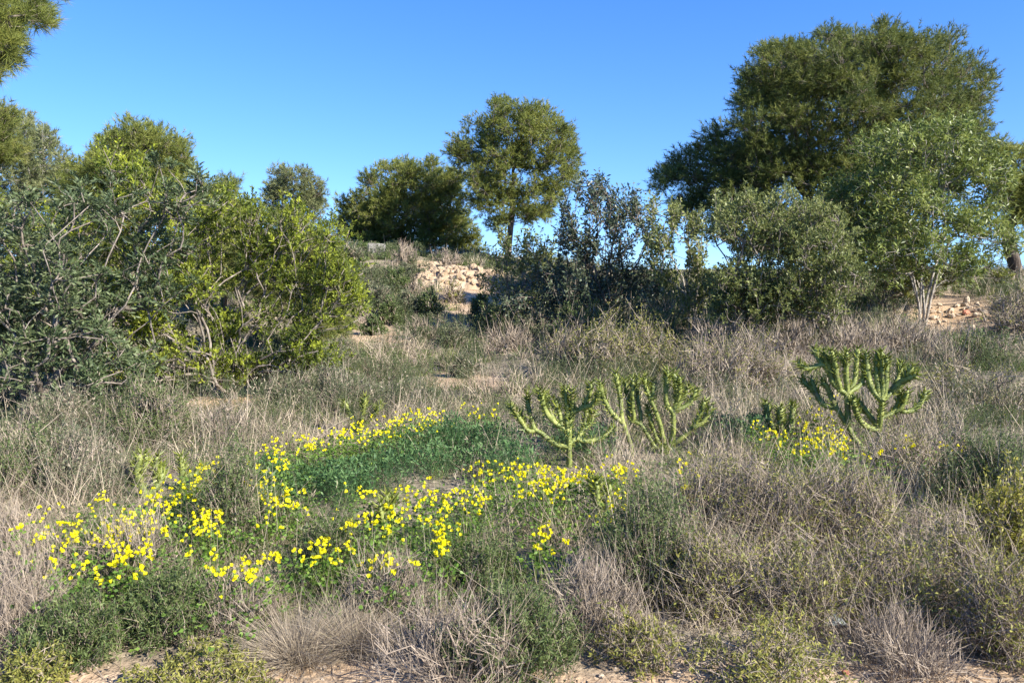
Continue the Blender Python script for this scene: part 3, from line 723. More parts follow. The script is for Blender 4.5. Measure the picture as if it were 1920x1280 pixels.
# ------------------------------------------------------------------ shrubs of the meadow
def shrub(px, py, w, h, kind, label, name=None, cat='shrub', group=None, dens=1.0):
    dens = dens*(.72 if kind == 'scrub' else 1)
    g = ground_hit([px], [py])[0]; d = g[1]
    Wd, H = w*d/F/2, h*d/F; ps = px_size(d)
    gname = {'twig': 'dry_shrub', 'fine': 'green_shrub', 'grey': 'grey_green_shrub', 'sprig': 'leafy_shrub', 'yellow': 'yellow_shrub', 'scrub': 'scrub_bush', 'tussock': 'grass_tussock'}[kind]
    ggroup = {'twig': 'leafless dry shrubs', 'fine': 'fine-leaved green shrubs', 'grey': 'grey-green shrubs', 'sprig': 'yellow-green sprig shrubs', 'yellow': 'yellow-green sprig shrubs', 'scrub': 'tangled half-dry scrub', 'tussock': 'dry grass tussocks'}[kind]
    root = thing(name or gname, label, cat, g, group or ggroup)
    wood, fo = MB(), MB()
    if kind == 'tussock':
        n = int(2400*dens)
        a = U(0, TAU, n); rr = rng.random(n)**.6
        P = g+np.stack([np.cos(a)*rr*Wd*.35, np.sin(a)*rr*Wd*.35, np.full(n, -.02)], 1)
        P[:, 2] = gz(P[:, 0], P[:, 1])-.01
        D = nrm(np.stack([np.cos(a)*rr*.7, np.sin(a)*rr*.7, np.full(n, .8)], 1)+rng.normal(size=(n, 3))*.42)
        blades(wood, P, D, U(.5, 1.2, n)*H, max(.0026, ps*.6)*U(.7, 1.2, n), np.stack([np.cos(a)*.35, np.sin(a)*.35, np.full(n, -.3)], 1)*U(.2, 1.2, (n, 1))+rng.normal(size=(n, 3))*.16, np.clip(.36+.28*rng.normal(size=n), 0, 1), 4)
        wood.build('grass_blade_tuft', M['dry'], root); return root
    if kind == 'fine': H *= 1.15
    area = w*h*(800/1500)**2
    nt = int(np.clip(area/38, 40, 320)*dens)
    T = sph(nt)*rng.random((nt, 1))**.4
    T[:, 2] = np.abs(T[:, 2])
    T[:, 2] *= 1-.25*rng.random(nt)
    lump = .8+.4*vnoise(T[:, 0]*2.3+px, T[:, 1]*2.3+py, 4)
    T = g+T*np.array([Wd, Wd*.9, H])*lump[:, None]
    T[:, 2] = np.maximum(T[:, 2], gz(T[:, 0], T[:, 1])+.06*H)
    ns = 4 + int(Wd*6)
    a = np.arctan2(T[:, 1]-g[1], T[:, 0]-g[0])+rng.normal(size=nt)*.5
    ids = np.argsort(np.argsort(a))*ns//nt
    TP, TD = [], []
    for s in range(ns):
        Ts = T[ids == s]
        if len(Ts) < 2: continue
        bb = g + np.array([U(-1, 1)*Wd*.25, U(-1, 1)*Wd*.25, -.02])
        NA, PA, rad, tips, td = grow(bb, Ts, max(.06, H*.18), None, .6, .10, max(.0016, ps*.22), .012*min(1.5, H/.5))
        stems(wood, NA, PA, rad, 4); TP.append(NA[tips]); TD.append(td)
    P0, D0 = np.concatenate(TP), np.concatenate(TD); n = len(P0)
    def twiglets(k, L, up, sp_, rr=(0, 1), K=2):
        A = np.repeat(P0, k, 0); m = len(A)
        A = A + sph(m)*.12*min(H, .6)
        D = nrm(np.repeat(D0, k, 0)*.7+sph(m)*sp_+UP*up)
        A = A-D*(L*U(.3, .6, m)*H)[:, None]
        l = L*H*U(.6, 1.3, m)
        B = rng.normal(size=(m, 3))*.14
        blades(wood, A, D, l, np.maximum(.0026, ps*.62)*U(.7, 1.3, m), B, U(rr[0], rr[1], m), K)
        return A, D, l, B
    def leaf_on(tw, k, L, Wm, mat_spread, droop=0.0):
        A, D, l, B = tw
        AA = np.repeat(A, k, 0); DD0 = np.repeat(D, k, 0); q = len(AA)
        t = U(.3, 1.05, q)[:, None]; ll = np.repeat(l, k)[:, None]
        AA = AA+DD0*ll*t+np.repeat(B, k, 0)*ll*t*t
        DD = nrm(DD0*.6+sph(q)*mat_spread-UP*droop)
        R = np.clip(np.repeat(U(.1, .9, len(A)), k)+U(-.25, .25, q), 0, 1)
        leaves(fo, AA, DD, L*U(.8, 1.4, q), np.maximum(Wm, ps*1.0)*U(.8, 1.2, q), R, .15)
    if kind == 'twig':
        twiglets(9, .34, .55, .5, (.25, 1))
        wood.build('branchwork', M['twig'], root)
    else:
        if kind in ('fine', 'grey'): twiglets(2 if kind == 'fine' else 4, .42, .5, .7, (.4, 1), 3)
        if kind == 'fine':
            tw = twiglets(8, .32, .8, .45, (.1, .8)); leaf_on(tw, 13, max(.022, ps*2.2), .0055, .75); mt = M['fine']
        elif kind == 'grey':
            tw = twiglets(8, .30, .7, .5, (.2, .9)); leaf_on(tw, 8, max(.024, ps*2.2), .005, .8); mt = M['grey_green']
        elif kind == 'sprig':
            tw = twiglets(5, .36, .3, .8, (.5, 1), 3); leaf_on(tw, 7, max(.020, ps*2.2), .007, .8, .35); mt = M['sprig']
        elif kind == 'yellow':
            tw = twiglets(5, .30, .6, .6, (.4, 1), 3); leaf_on(tw, 10, max(.024, ps*2.0), .009, .8, .1); mt = M['yellow_leaf']
        else:                              # scrub: half twigs, some small leaves
            twiglets(9, .40, .5, .8, (.3, 1), 3)
            tw = twiglets(4, .30, .4, .8, (.3, 1), 2); leaf_on(tw, 5, max(.022, ps*2.0), .008, .85, .2); mt = M['sprig']
        wood.build('branchwork', M['twig'], root)
        fo.build('foliage', mt, root)
    return root

rng = np.random.default_rng(5)
SHRUBS = [
    # foreground
    (150, 1232, 200, 110, 'fine', 'dark green fine-leaved shrub in the bottom left corner', None, 'shrub', None, .7),
    (40, 1215, 170, 190, 'twig', 'bare lilac-grey twiggy shrub at the lower left edge'),
    (320, 1190, 180, 110, 'fine', 'small dark green shrub left of the big hay tussock'),
    (560, 1235, 230, 120, 'tussock', 'big hay-coloured grass tussock in the left foreground', None, 'grass', None, .8),
    (665, 1215, 200, 110, 'tussock', 'hay-coloured grass tussock behind the bare grey twigs, on their left', None, 'grass', None, .6),
    (480, 1150, 170, 90, 'tussock', 'smaller hay-coloured tussock up against the low greyish twig shrub', None, 'grass', None, .5),
    (440, 1190, 200, 130, 'twig', 'low greyish twiggy shrub beside the big hay tussock'),
    (860, 1275, 400, 220, 'twig', 'wide bare grey twig shrub at bottom centre', None, 'shrub', None, .6),
    (1195, 1240, 190, 100, 'scrub', 'low half-dry scrub by the bare earth at bottom, right of the grey twigs'),
    (965, 1240, 260, 130, 'fine', 'dark green leafy shrub rising from the wide grey twigs at bottom centre'),
    (905, 1118, 160, 112, 'fine', 'upright dark green shrub below the central flower patch'),
    (1215, 1115, 170, 190, 'fine', 'tall green shrub with brown base right of the forked cactus'),
    (432, 1035, 110, 185, 'fine', 'bushy upright green shrub amid the left flower sweep'),
    (1440, 1290, 340, 140, 'sprig', 'low yellow-green leafy shrub at the bottom right of centre', None, 'shrub', None, .35),
    (370, 1300, 320, 70, 'sprig', 'low spray of yellow-green sprigs on bare earth at bottom left'),
    (60, 1292, 140, 80, 'sprig', 'yellow-green sprigs at the very bottom left corner'),
    (1690, 1262, 250, 130, 'twig', 'bare pale twigs on the bare earth at bottom right'),
    (1880, 1230, 220, 220, 'scrub', 'shaded dark scrub in the bottom right corner'),
    (1890, 1085, 150, 200, 'yellow', 'yellow-leaved bush at the right edge'),
    (1340, 1010, 200, 180, 'scrub', 'brownish scrub right of the tall green shrub'),
    (1460, 1030, 230, 190, 'scrub', 'wide tangle of half-dry scrub below the short dark cactus'),
    (1590, 1030, 220, 180, 'scrub', 'tangled scrub under the largest cactus'),
    (1350, 1150, 200, 170, 'scrub', 'half-dry scrub above the bottom right earth strip'),
    (1490, 1160, 210, 170, 'scrub', 'brown-green scrub in the right foreground, between two others'),
    (1640, 1160, 230, 180, 'scrub', 'tall-twigged scrub in front of the yellow-leaved bush'),
    (1770, 1140, 200, 190, 'scrub', 'ragged scrub touching the yellow-leaved bush'),
    (1690, 905, 160, 120, 'scrub', 'scrub hiding the foot of the largest cactus'),
    (1850, 960, 170, 140, 'fine', 'dark green shrub above the yellow-leaved bush at right'),
    (1790, 900, 150, 110, 'twig', 'bare twig shrub right of the largest cactus'),
    (1120, 1180, 190, 150, 'twig', 'bare brown twig shrub below the forked cactus'),
    (740, 1160, 200, 150, 'twig', 'dry twig shrub beside the big hay tussock, on its right'),
    (250, 1110, 240, 150, 'twig', 'grey dry twigs under the left flower sweep'),
    (80, 1130, 200, 140, 'twig', 'lilac-brown twig shrub at the left edge under the flowers'),
    (620, 1085, 130, 110, 'fine', 'dark leafy shrub with few flowers left of centre'),
    # meadow middle
    (1140, 705, 150, 125, 'sprig', 'arching yellow-green sprig bush in front of the dark upright carob'),
    (1225, 700, 130, 115, 'sprig', 'yellow-green sprig bush right of the arching one, before dark shrubs'),
    (1060, 700, 100, 95, 'scrub', 'scrub left of the arching sprig bush'),
    (1330, 735, 170, 110, 'scrub', 'pale scrub behind the many-stemmed cactus'),
    (1420, 720, 150, 110, 'scrub', 'scrub between the many-stemmed cactus and largest cactus'),
    (1480, 665, 130, 75, 'twig', 'pale dry shrub beneath the left mastic'),
    (1350, 665, 140, 80, 'twig', 'pale dry shrub beneath the sparse sapling'),
    (1590, 665, 130, 80, 'twig', 'pale dry shrub left of the young tree foot'),
    (1690, 655, 130, 75, 'twig', 'pale dry shrub right in front of the young tree foot'),
    (1765, 692, 120, 66, 'twig', 'lilac-grey dome of twigs above the largest cactus'),
    (1838, 690, 110, 72, 'fine', 'green dome shrub beside the lilac-grey twig dome'),
    (1860, 790, 180, 110, 'scrub', 'scrub at the right edge level with the largest cactus'),
    (1780, 760, 120, 80, 'sprig', 'yellowish sprigs right behind the largest cactus'),
    (1905, 620, 120, 90, 'scrub', 'scrub at the right edge beside the stone heap'),
    (640, 770, 160, 90, 'grey', 'grey-green shrub behind the small three-pronged cactus'),
    (545, 765, 130, 80, 'grey', 'grey-green shrub under the right end of the lentisk'),
    (715, 712, 90, 44, 'twig', 'lilac twig shrub left of the orange earth patch'),
    (770, 765, 120, 56, 'grey', 'grey-green shrub below the orange earth patch'),
    (875, 706, 60, 48, 'grey', 'grey-green mound between the two orange earth patches'),
    (950, 660, 110, 70, 'twig', 'dry shrub in the shadow of the carobs'),
    (730, 612, 36, 40, 'fine', 'small round green shrub by the ridge path'),
    (700, 628, 44, 28, 'fine', 'small dark green cushion on bare earth by the ridge path'),
    (765, 590, 36, 38, 'grey', 'little grey-green shrub left of the dirt pile'),
    (805, 592, 48, 40, 'fine', 'dark green shrub just below the dirt pile'),
    (905, 600, 36, 46, 'fine', 'bright green upright shrub right of the dirt pile foot'),
    (850, 570, 44, 50, 'scrub', 'thin shrub growing on the dirt pile face'),
    (770, 560, 52, 40, 'twig', 'lilac twig shrub up against the dirt pile'),
    (790, 645, 70, 50, 'twig', 'brown twig shrub on the path below the dirt pile'),
    (690, 555, 60, 36, 'grey', 'grey-green shrub on the ridge slope'),
    (740, 545, 50, 30, 'fine', 'green shrub high on the ridge slope'),
    (660, 590, 50, 50, 'twig', 'dry shrub at the ridge foot beside the lentisk'),
    (655, 490, 50, 34, 'grey', 'pale bush on the ridge left of the grey concrete block'),
    (757, 498, 44, 46, 'twig', 'brown bush on the ridge right of the grey concrete block'),
    (842, 500, 54, 34, 'twig', 'low brown bush on the ridge by the white slab'),
    (690, 524, 60, 20, 'grey', 'grey bush under the concrete block'),
    (770, 520, 50, 22, 'grey', 'grey-green cushion under the white slab'),
    (645, 540, 50, 40, 'grey', 'grey-green shrub at the top of the slope beside the drooping olive pine'),
    (715, 575, 46, 34, 'grey', 'grey-green shrub in the middle of the ridge slope'),
    (672, 610, 44, 34, 'twig', 'dry shrub low on the ridge slope next to bare earth'),
    (725, 520, 56, 28, 'twig', 'lilac-grey bush halfway between the concrete block and slope shrubs'),
    (655, 520, 46, 26, 'fine', 'green bush below the pale ridge bush'),
    (930, 630, 70, 60, 'fine', 'dark green shrub in the carob shadow at the path end'),
    (1010, 640, 90, 60, 'grey', 'grey-green shrub under the left side of the dark upright carob'),
    (850, 650, 60, 46, 'grey', 'grey-green shrub left of the carob shadow'),
    (630, 690, 90, 60, 'grey', 'grey-green shrub under the right tip of the lentisk'),
    (640, 672, 70, 40, 'twig', 'dry lilac shrub in front of the bare path'),
    (1240, 650, 100, 70, 'fine', 'dark shrub at the foot of the sparse sapling'),
    (1100, 650, 120, 70, 'fine', 'dark shrub at the foot of the dark upright carob'),
    (140, 935, 200, 130, 'grey', 'grey-green shrub left of the leafy-tipped cactus'),
    (40, 940, 160, 130, 'fine', 'dark shrub at the left edge below the carob'),
    (280, 835, 170, 110, 'fine', 'green shrub under the carob branches'),
    (110, 830, 180, 100, 'grey', 'grey shrub in the shade below the carob'),
    (420, 830, 140, 90, 'twig', 'brown dry shrub below the lentisk'),
    (520, 1000, 110, 70, 'fine', 'low green shrub right of the bushy upright one'),
    (20, 1050, 130, 110, 'twig', 'dry shrub at left edge level with the flowers'),
]
for s in SHRUBS: shrub(*s)

# ------------------------------------------------------------------ yellow sorrel
rng = np.random.default_rng(6)
def flower_mesh(seed, big):
    mb = MB()
    for q in range(big):
        c = np.array([0, 0, 0.0]) if q == 0 else np.array([U(-.03, .03), U(-.03, .03), U(-.03, .016)])
        ax = nrm(np.array([U(-.8, .9), U(-1.1, .5), U(.1, 1.0)])); X = nrm(np.cross(ax, [.3, .2, .9])); Y = np.cross(ax, X)
        r = U(.012, .0165)
        for p in range(5):
            a0, a1, am = p*TAU/5, (p+.92)*TAU/5, (p+.46)*TAU/5
            e = lambda a, rr, h: c+(X*math.cos(a)+Y*math.sin(a))*rr+ax*h
            V = [c-ax*.010, e(a0, r*.6, .003), e(a0+.12, r*1.0, .011), e(a1-.12, r*1.0, .011), e(a1, r*.6, .003), e(am, r*.5, -.002)]
            mb.add(V, T=[(0, 1, 5), (0, 5, 4)], Q=[(1, 2, 3, 5)], R=U(.1, .95)); mb.add(np.array(V)[[4, 5, 3]], T=[(0, 1, 2)], R=.5)
    return mb
FLW = []
for q in range(8):
    o = flower_mesh(q, 1+q % 3).build('flower', M['petal']); FLW.append(o.data); bpy.data.objects.remove(o)

def sorrel_clump(label, px, py, rx, ry, n, fh, group):
    n = max(1, int(n*1.8)); q = rng.normal(size=(n, 2))*1.05
    fx, fy = px+np.clip(q[:, 0], -2.1, 2.1)*rx, py+np.clip(q[:, 1], -2.1, 2.1)*ry
    hh = fh*U(.85, 1.15, n)
    H = np.stack([ground_hit([a], [b], h)[0] for a, b, h in zip(fx, fy, hh)])
    c = H.mean(0); c[2] = float(gz(c[0], c[1])[0])
    root = thing('sorrel_clump', label, 'flower', c, group)
    st, lf = MB(), MB()
    ps = px_size(c[1])
    for k in range(n):
        base = H[k]*1.0; base[:2] += (c[:2]-H[k, :2])*.35; base[2] = float(gz(base[0], base[1])[0])
        tip = H[k]+np.array([0, 0, hh[k]])
        blades(st, base[None], nrm((tip-base)[None]), [np.linalg.norm(tip-base)], max(.003, ps*.45), np.zeros((1, 3)), .6, 2)
        o = bpy.data.objects.new('flower', FLW[int(rng.integers(0, 8))]); COL.objects.link(o)
        o.parent = root; o.location = tip-c; o.rotation_euler = (U(-.4, .4), U(-.4, .4), U(0, 6.28)); s = U(.58, .88); o.scale = (s, s, s)
    m = 20+n*6
    sp_ = np.maximum(np.std(H[:, :2], axis=0), .08)
    A = np.stack([c[0]+rng.normal(size=m)*sp_[0]*1.2, c[1]+rng.normal(size=m)*sp_[1]*1.2, np.zeros(m)], 1)
    A[:, 2] = gz(A[:, 0], A[:, 1]); hl = fh*U(.3, .85, m)
    blades(st, A, nrm(UP+rng.normal(size=(m, 3))*.2), hl, np.full(m, max(.002, ps*.3)), np.zeros((m, 3)), U(0, 1, m), 1)
    Pl = np.repeat(A+np.stack([np.zeros(m), np.zeros(m), hl], 1), 3, 0)
    D = nrm(sph(m*3)*np.array([1, 1, .35])+UP*.15)
    leaves(lf, Pl, D, U(.018, .03, m*3), np.maximum(.016, ps*1.2)*np.ones(m*3), np.repeat(U(0, 1, m), 3), .2, .65)
    st.build('stalk_tuft', M['green_blade'], root)
    lf.build('foliage', M['sorrel'], root)

ORD = ['first', 'second', 'third', 'fourth', 'fifth', 'sixth', 'seventh', 'eighth', 'ninth', 'tenth', 'eleventh', 'twelfth', 'thirteenth', 'fourteenth', 'fifteenth', 'sixteenth']
PATCH = {
 'long flower sweep at lower left': (.30, [(60, 998, 20, 18, 6), (95, 1010, 22, 28, 10), (138, 1000, 16, 12, 5), (180, 1002, 24, 22, 11), (218, 1018, 26, 30, 14), (248, 982, 26, 22, 18), (232, 1052, 24, 14, 5), (143, 1072, 16, 8, 3), (288, 956, 18, 16, 9), (312, 938, 16, 18, 11), (190, 945, 8, 12, 3), (270, 1022, 18, 22, 6)]),
 'flowers flanking the bushy upright shrub': (.30, [(345, 915, 22, 16, 9), (378, 950, 24, 26, 15), (398, 986, 18, 18, 12), (403, 882, 16, 10, 7), (372, 898, 14, 12, 6), (500, 928, 16, 26, 14), (540, 952, 18, 18, 14), (488, 902, 9, 12, 4)]),
 'scattered flowers left of the hay tussock': (.28, [(392, 1050, 14, 10, 3), (430, 1076, 22, 9, 5), (474, 1076, 12, 9, 5), (503, 1052, 14, 9, 5), (420, 1124, 4, 4, 1), (592, 1046, 20, 8, 6), (628, 1030, 18, 10, 7), (598, 1012, 12, 6, 3)]),
 'upper left flower band': (.30, [(512, 845, 14, 6, 5), (558, 832, 20, 9, 9), (600, 822, 18, 10, 11), (650, 812, 18, 9, 12), (690, 806, 18, 10, 12), (732, 798, 20, 9, 11), (775, 786, 24, 10, 16), (818, 794, 14, 8, 6), (905, 766, 16, 8, 6), (530, 868, 8, 10, 4)]),
 'central flower patch': (.30, [(668, 978, 18, 10, 8), (700, 978, 10, 8, 4), (645, 922, 10, 6, 2), (680, 921, 10, 6, 4), (735, 982, 12, 14, 8), (770, 942, 14, 18, 8), (800, 924, 18, 7, 5), (848, 938, 26, 12, 14), (890, 930, 22, 12, 12), (800, 976, 10, 8, 4), (832, 988, 12, 16, 10), (826, 1018, 9, 12, 8), (716, 1052, 16, 8, 6), (770, 1062, 10, 5, 3)]),
 'flower band before the straight-trunked cactus': (.30, [(893, 881, 12, 6, 5), (933, 886, 16, 8, 6), (978, 886, 18, 10, 13), (1014, 893, 16, 10, 10), (1045, 896, 16, 10, 10), (1076, 894, 16, 12, 13), (985, 920, 14, 10, 7), (1035, 926, 16, 8, 6), (1017, 1006, 10, 12, 7), (1045, 1014, 8, 5, 3)]),
 'flowers round the forked cactus': (.30, [(1155, 872, 12, 10, 6), (1160, 890, 14, 8, 6), (1186, 884, 9, 10, 5), (1155, 936, 12, 12, 5), (1130, 975, 12, 4, 3)]),
 'flowers at the largest cactus': (.32, [(1415, 798, 8, 6, 3), (1445, 806, 8, 6, 4), (1456, 826, 12, 8, 6), (1510, 786, 12, 9, 8), (1554, 786, 14, 18, 16), (1520, 818, 14, 8, 7), (1552, 830, 18, 10, 13), (1580, 838, 12, 8, 6), (1503, 846, 10, 6, 4)]),
 'thin flowers in the right scrub': (.32, [(1294, 882, 10, 14, 5), (1703, 830, 10, 8, 5), (1790, 838, 14, 9, 6), (1645, 852, 10, 6, 3)]),
}
for nm, (fh, lst) in PATCH.items():
    for k, b in enumerate(sorted(lst)):
        last = k == len(lst)-1
        lab = ('leftmost' if k == 0 else 'rightmost' if last else ORD[k]+' from left')
        b = b[:2]+(b[2]*1.15, b[3]*1.15, int(b[4]*(1.4 if 'upper' in nm or 'largest' in nm else 1.1)+.5))
        sorrel_clump(f'yellow sorrel clump, {lab} in the {nm}', *b, fh, 'yellow sorrel clumps')

# ------------------------------------------------------------------ stones, clods and blocks
def rock_mesh(name, mat, seed, rough=.35):
    import bmesh
    bm = bmesh.new(); bmesh.ops.create_icosphere(bm, subdivisions=2, radius=.5)
    r = np.random.default_rng(seed)
    cuts = nrm(r.normal(size=(9, 3))); ds = r.uniform(.26, .44, 9)
    for v in bm.verts:
        p = np.array(v.co)
        for c_, d_ in zip(cuts, ds):
            k = p@c_
            if k > d_: p = p-c_*(k-d_)
        p = p*(1+.10*rough*r.normal())
        v.co = p
    me = bpy.data.meshes.new(name); bm.to_mesh(me); bm.free(); me.materials.append(mat); return me

def put(name, me, label, cat, loc, scale, rot, group=None):
    o = bpy.data.objects.new(name, me); COL.objects.link(o)
    o.location = [float(c) for c in loc]; o.scale = scale; o.rotation_euler = rot
    return tag(o, label, cat, group)

rng = np.random.default_rng(7)
# the heap of dug earth
def dirt_pile():
    c = at(862, 560, 24); d = 24; sc = d/F
    n, m = 70, 46
    a = np.linspace(-1, 1, n)[None]*np.ones((m, 1)); b = np.linspace(-1, 1, m)[:, None]*np.ones((1, n))
    X = at(862, 520, d)[0]+a*88*sc; Y = 24.6+b*1.5
    prof = np.clip(1-np.abs(a)**2.6, 0, 1)*np.clip(1-np.abs(b)**2, 0, 1)
    top = at(868, 503, 24.6)[2]; g = gz(X, Y)
    hgt = (top-g)*np.minimum(1, prof**.7*(1.12-.25*a*(a > 0)))
    Z = g-.05+np.maximum(hgt, 0)*(.86+.3*fbm(X*2.2, Y*2.2, 40)) + .16*(fbm(X*5, Y*5, 44, 3)-.4)*(prof > .03)
    i = np.arange(m-1)[:, None]*n; j = np.arange(n-1)[None]
    mb = MB(); mb.add(np.stack([X, Y, Z], -1), Q=np.stack([i+j, i+j+1, i+n+j+1, i+n+j], -1).reshape(-1, 4))
    o = mb.build('dirt_pile', M['clod'], None, False, None, (float(X.mean()), 24.6, float(g.mean())))
    tag(o, 'heap of sandy orange dug earth left of the thin shrub', 'dirt pile')
    ms = [rock_mesh('dirt_clod', M['clod'], 60+q, .9) for q in range(5)]
    for q in range(280):
        r_, s_ = int(rng.integers(2, m//2)), int(rng.integers(4, n-4))
        if prof[r_, s_] < .06: continue
        z = U(.06, .3)*U(.6, 1)
        put('dirt_clod', ms[q % 5], 'sandy orange clod lying on the dug earth heap', 'clod', (X[r_, s_], Y[r_, s_], Z[r_, s_]+z*.15), (z, z*U(.7, 1), z*U(.6, .9)), (U(0, 6), U(0, 6), U(0, 6)), 'clods on the earth heap')
dirt_pile()

stn = [rock_mesh('stone', M['stone'], 20+q) for q in range(6)]
for q in range(46):
    px, py = 1790+U(-1, 1)*62, 592+rng.normal()*15
    g = ground_hit([px], [py])[0]; z = U(.06, .15)
    put('stone', stn[q % 6], 'pale stone lying loose in the heap right of the young tree', 'stone', g+np.array([0, 0, z*.2]), (z*1.2, z*U(.7, 1), z*U(.5, .8)), (U(0, 6), U(-.4, .4), U(0, 6)), 'stones of the heap')
g = ground_hit([1811], [578])[0]; put('stone', stn[2], 'tall upright pale stone on top of the stone heap', 'stone', g+np.array([0, 0, .08]), (.13, .12, .26), (.1, .1, .5))
g = ground_hit([1812], [592])[0]; put('brick_fragment', rock_mesh('brick_fragment', M['brick'], 33), 'reddish brick fragment among pale stones of the heap', 'brick', g+np.array([0, 0, .04]), (.2, .13, .11), (.2, .1, .4))
g = ground_hit([1585], [1268])[0]; put('brick_fragment', rock_mesh('brick_fragment', M['brick'], 34), 'small reddish fragment on bare earth at bottom right', 'brick', g+np.array([0, 0, .01]), (.04, .035, .025), (.2, .1, .4))
peb = [rock_mesh('pebble', M['stone'], 80+q) for q in range(4)]
for q in range(90):
    px, py = U(-40, 1960), U(1232, 1285)
    g = ground_hit([px], [py])[0]; z = U(.008, .028)
    if bare(g[:1], g[1:2])[0] < .3: continue
    put('pebble', peb[q % 4], 'small pebble lying on the bare foreground earth', 'pebble', g+np.array([0, 0, z*.15]), (z*1.3, z, z*.7), (0, U(-.3, .3), U(0, 6)), 'pebbles on the bare earth')

def block(name, label, px, py, d, w, h, t, mat, rz=0.1):
    import bmesh
    bm = bmesh.new(); bmesh.ops.create_cube(bm, size=1)
    bmesh.ops.scale(bm, vec=(w, t, h), verts=bm.verts)
    bmesh.ops.bevel(bm, geom=bm.edges[:], offset=min(w, h)*.05, segments=2, affect='EDGES')
    bmesh.ops.subdivide_edges(bm, edges=[e for e in bm.edges if e.calc_length() > .3], cuts=3)
    for v in bm.verts: v.co += v.co.normalized()*U(-.012, .012)
    me = bpy.data.meshes.new(name); bm.to_mesh(me); bm.free(); me.materials.append(mat)
    c = at(px, py, d); put(name, me, label, 'block', c, (1, 1, 1), (0, .04, rz))
block('concrete_block', 'grey concrete block on the ridge before the round pine', 706, 470, 26, .56, .46, .5, M['concrete'], .2)
block('stone_slab', 'long whitish slab lying along the ridge above the earth heap', 812, 496, 26.5, 1.6, .22, .5, M['stone'], .05)
# crumpled scrap of pale plastic
g = ground_hit([1562], [1192])[0]
mb = MB(); a = np.linspace(-1, 1, 9)[None]*np.ones((7, 1)); b = np.linspace(-1, 1, 7)[:, None]*np.ones((1, 9))
V = np.stack([g[0]+a*.05, g[1]+b*.035, g[2]+.05+.03*(1-b*b)*(1-a*a)+.02*rng.random(a.shape)], -1)
i = np.arange(6)[:, None]*9; j = np.arange(8)[None]
mb.add(V, Q=np.stack([i+j, i+j+1, i+10+j, i+9+j], -1).reshape(-1, 4))
o = mb.build('plastic_scrap', M['rag'], None, False, None, g); sm = o.modifiers.new('thickness', 'SOLIDIFY'); sm.thickness = .004
tag(o, 'crumpled pale scrap of plastic in the grass at bottom right', 'litter')

# ------------------------------------------------------------------ uncountable ground growth
rng = np.random.default_rng(8)
def scatter(ymin, ymax, per_m2, widen=.78):
    n = int(per_m2*2*(widen*ymax+1.6)*(ymax-ymin))
    y = U(ymin, ymax, n); x = U(-1, 1, n)*(widen*ymax+1.6)
    k = np.abs(x) < widen*y+1.6; x, y = x[k], y[k]
    return x, y

GREEN = [(850, 845, 150, 38, 1.0), (930, 865, 90, 26, 1.0), (640, 930, 120, 44, .8), (570, 905, 80, 46, .8), (740, 880, 110, 30, .9), (1375, 820, 60, 20, .7), (1110, 830, 90, 24, .7)]
def green_mask(px, py):
    m = np.zeros(np.shape(px))
    for (a, b, rx, ry, s) in GREEN:
        m = np.maximum(m, s*np.clip(1.6-1.2*(((px-a)/rx)**2+((py-b)/ry)**2), 0, 1))
    return m

def grass_layer(name, label, zones, mat, upright, hgt, bend, wmul, thin=None, K=3, tint=.25):
    mb = MB()
    for (y0, y1, per, bl) in zones:
        x, y = scatter(y0, y1, per)
        z = gz(x, y); px, py = project(np.stack([x, y, z], -1))
        keep = rng.random(len(x)) > bare(x, y)*1.15
        cl = fbm(x*.9, y*.9, 30)
        keep &= rng.random(len(x)) < np.clip((cl-.34)*3.0, .06, 1)
        if thin is not None: keep &= rng.random(len(x)) < thin(x, y, px, py)
        x, y, z = x[keep], y[keep], z[keep]; n = len(x)
        th = hgt(x, y)*U(.7, 1.25, n); tr = np.clip(.5+tint*rng.normal(size=n), 0, 1)
        lean = rng.normal(size=(n, 3))*.22
        P = np.repeat(np.stack([x, y, z-.01], 1), bl, 0); m = len(P)
        P[:, :2] += rng.normal(size=(m, 2))*.05
        D = nrm(np.repeat(lean, bl, 0)+rng.normal(size=(m, 3))*(1-upright)+UP)
        D[:, 2] = np.abs(D[:, 2])
        d = P[:, 1]
        B = rng.normal(size=(m, 3))*bend-UP*bend*.5
        blades(mb, P, D, np.repeat(th, bl)*U(.5, 1.2, m), np.maximum(.0028, d/800*.8)*wmul*U(.6, 1.2, m), B, np.clip(np.repeat(tr, bl)+U(-.2, .2, m), 0, 1), K)
        if name == 'dry_stalks':
            E = P+D*(np.repeat(th, bl)*.8)[:, None]; E = np.repeat(E, 6, 0); DD = np.repeat(D, 6, 0)
            E = E+DD*U(-.08, .08, len(E))[:, None]
            leaves(mb, E, nrm(DD+sph(len(E))*.6), U(.02, .045, len(E)), np.maximum(.004, E[:, 1]/800*.9), U(.1, .6, len(E)), .2)
    o = mb.build(name, mat); tag(o, label, None, None, 'stuff'); return o

def near_h(h0, h1):
    return lambda x, y: np.clip(h0+(h1-h0)*(y-4)/8, min(h0, h1), max(h0, h1))*(.6+.8*fbm(x*.7, y*.7, 77))

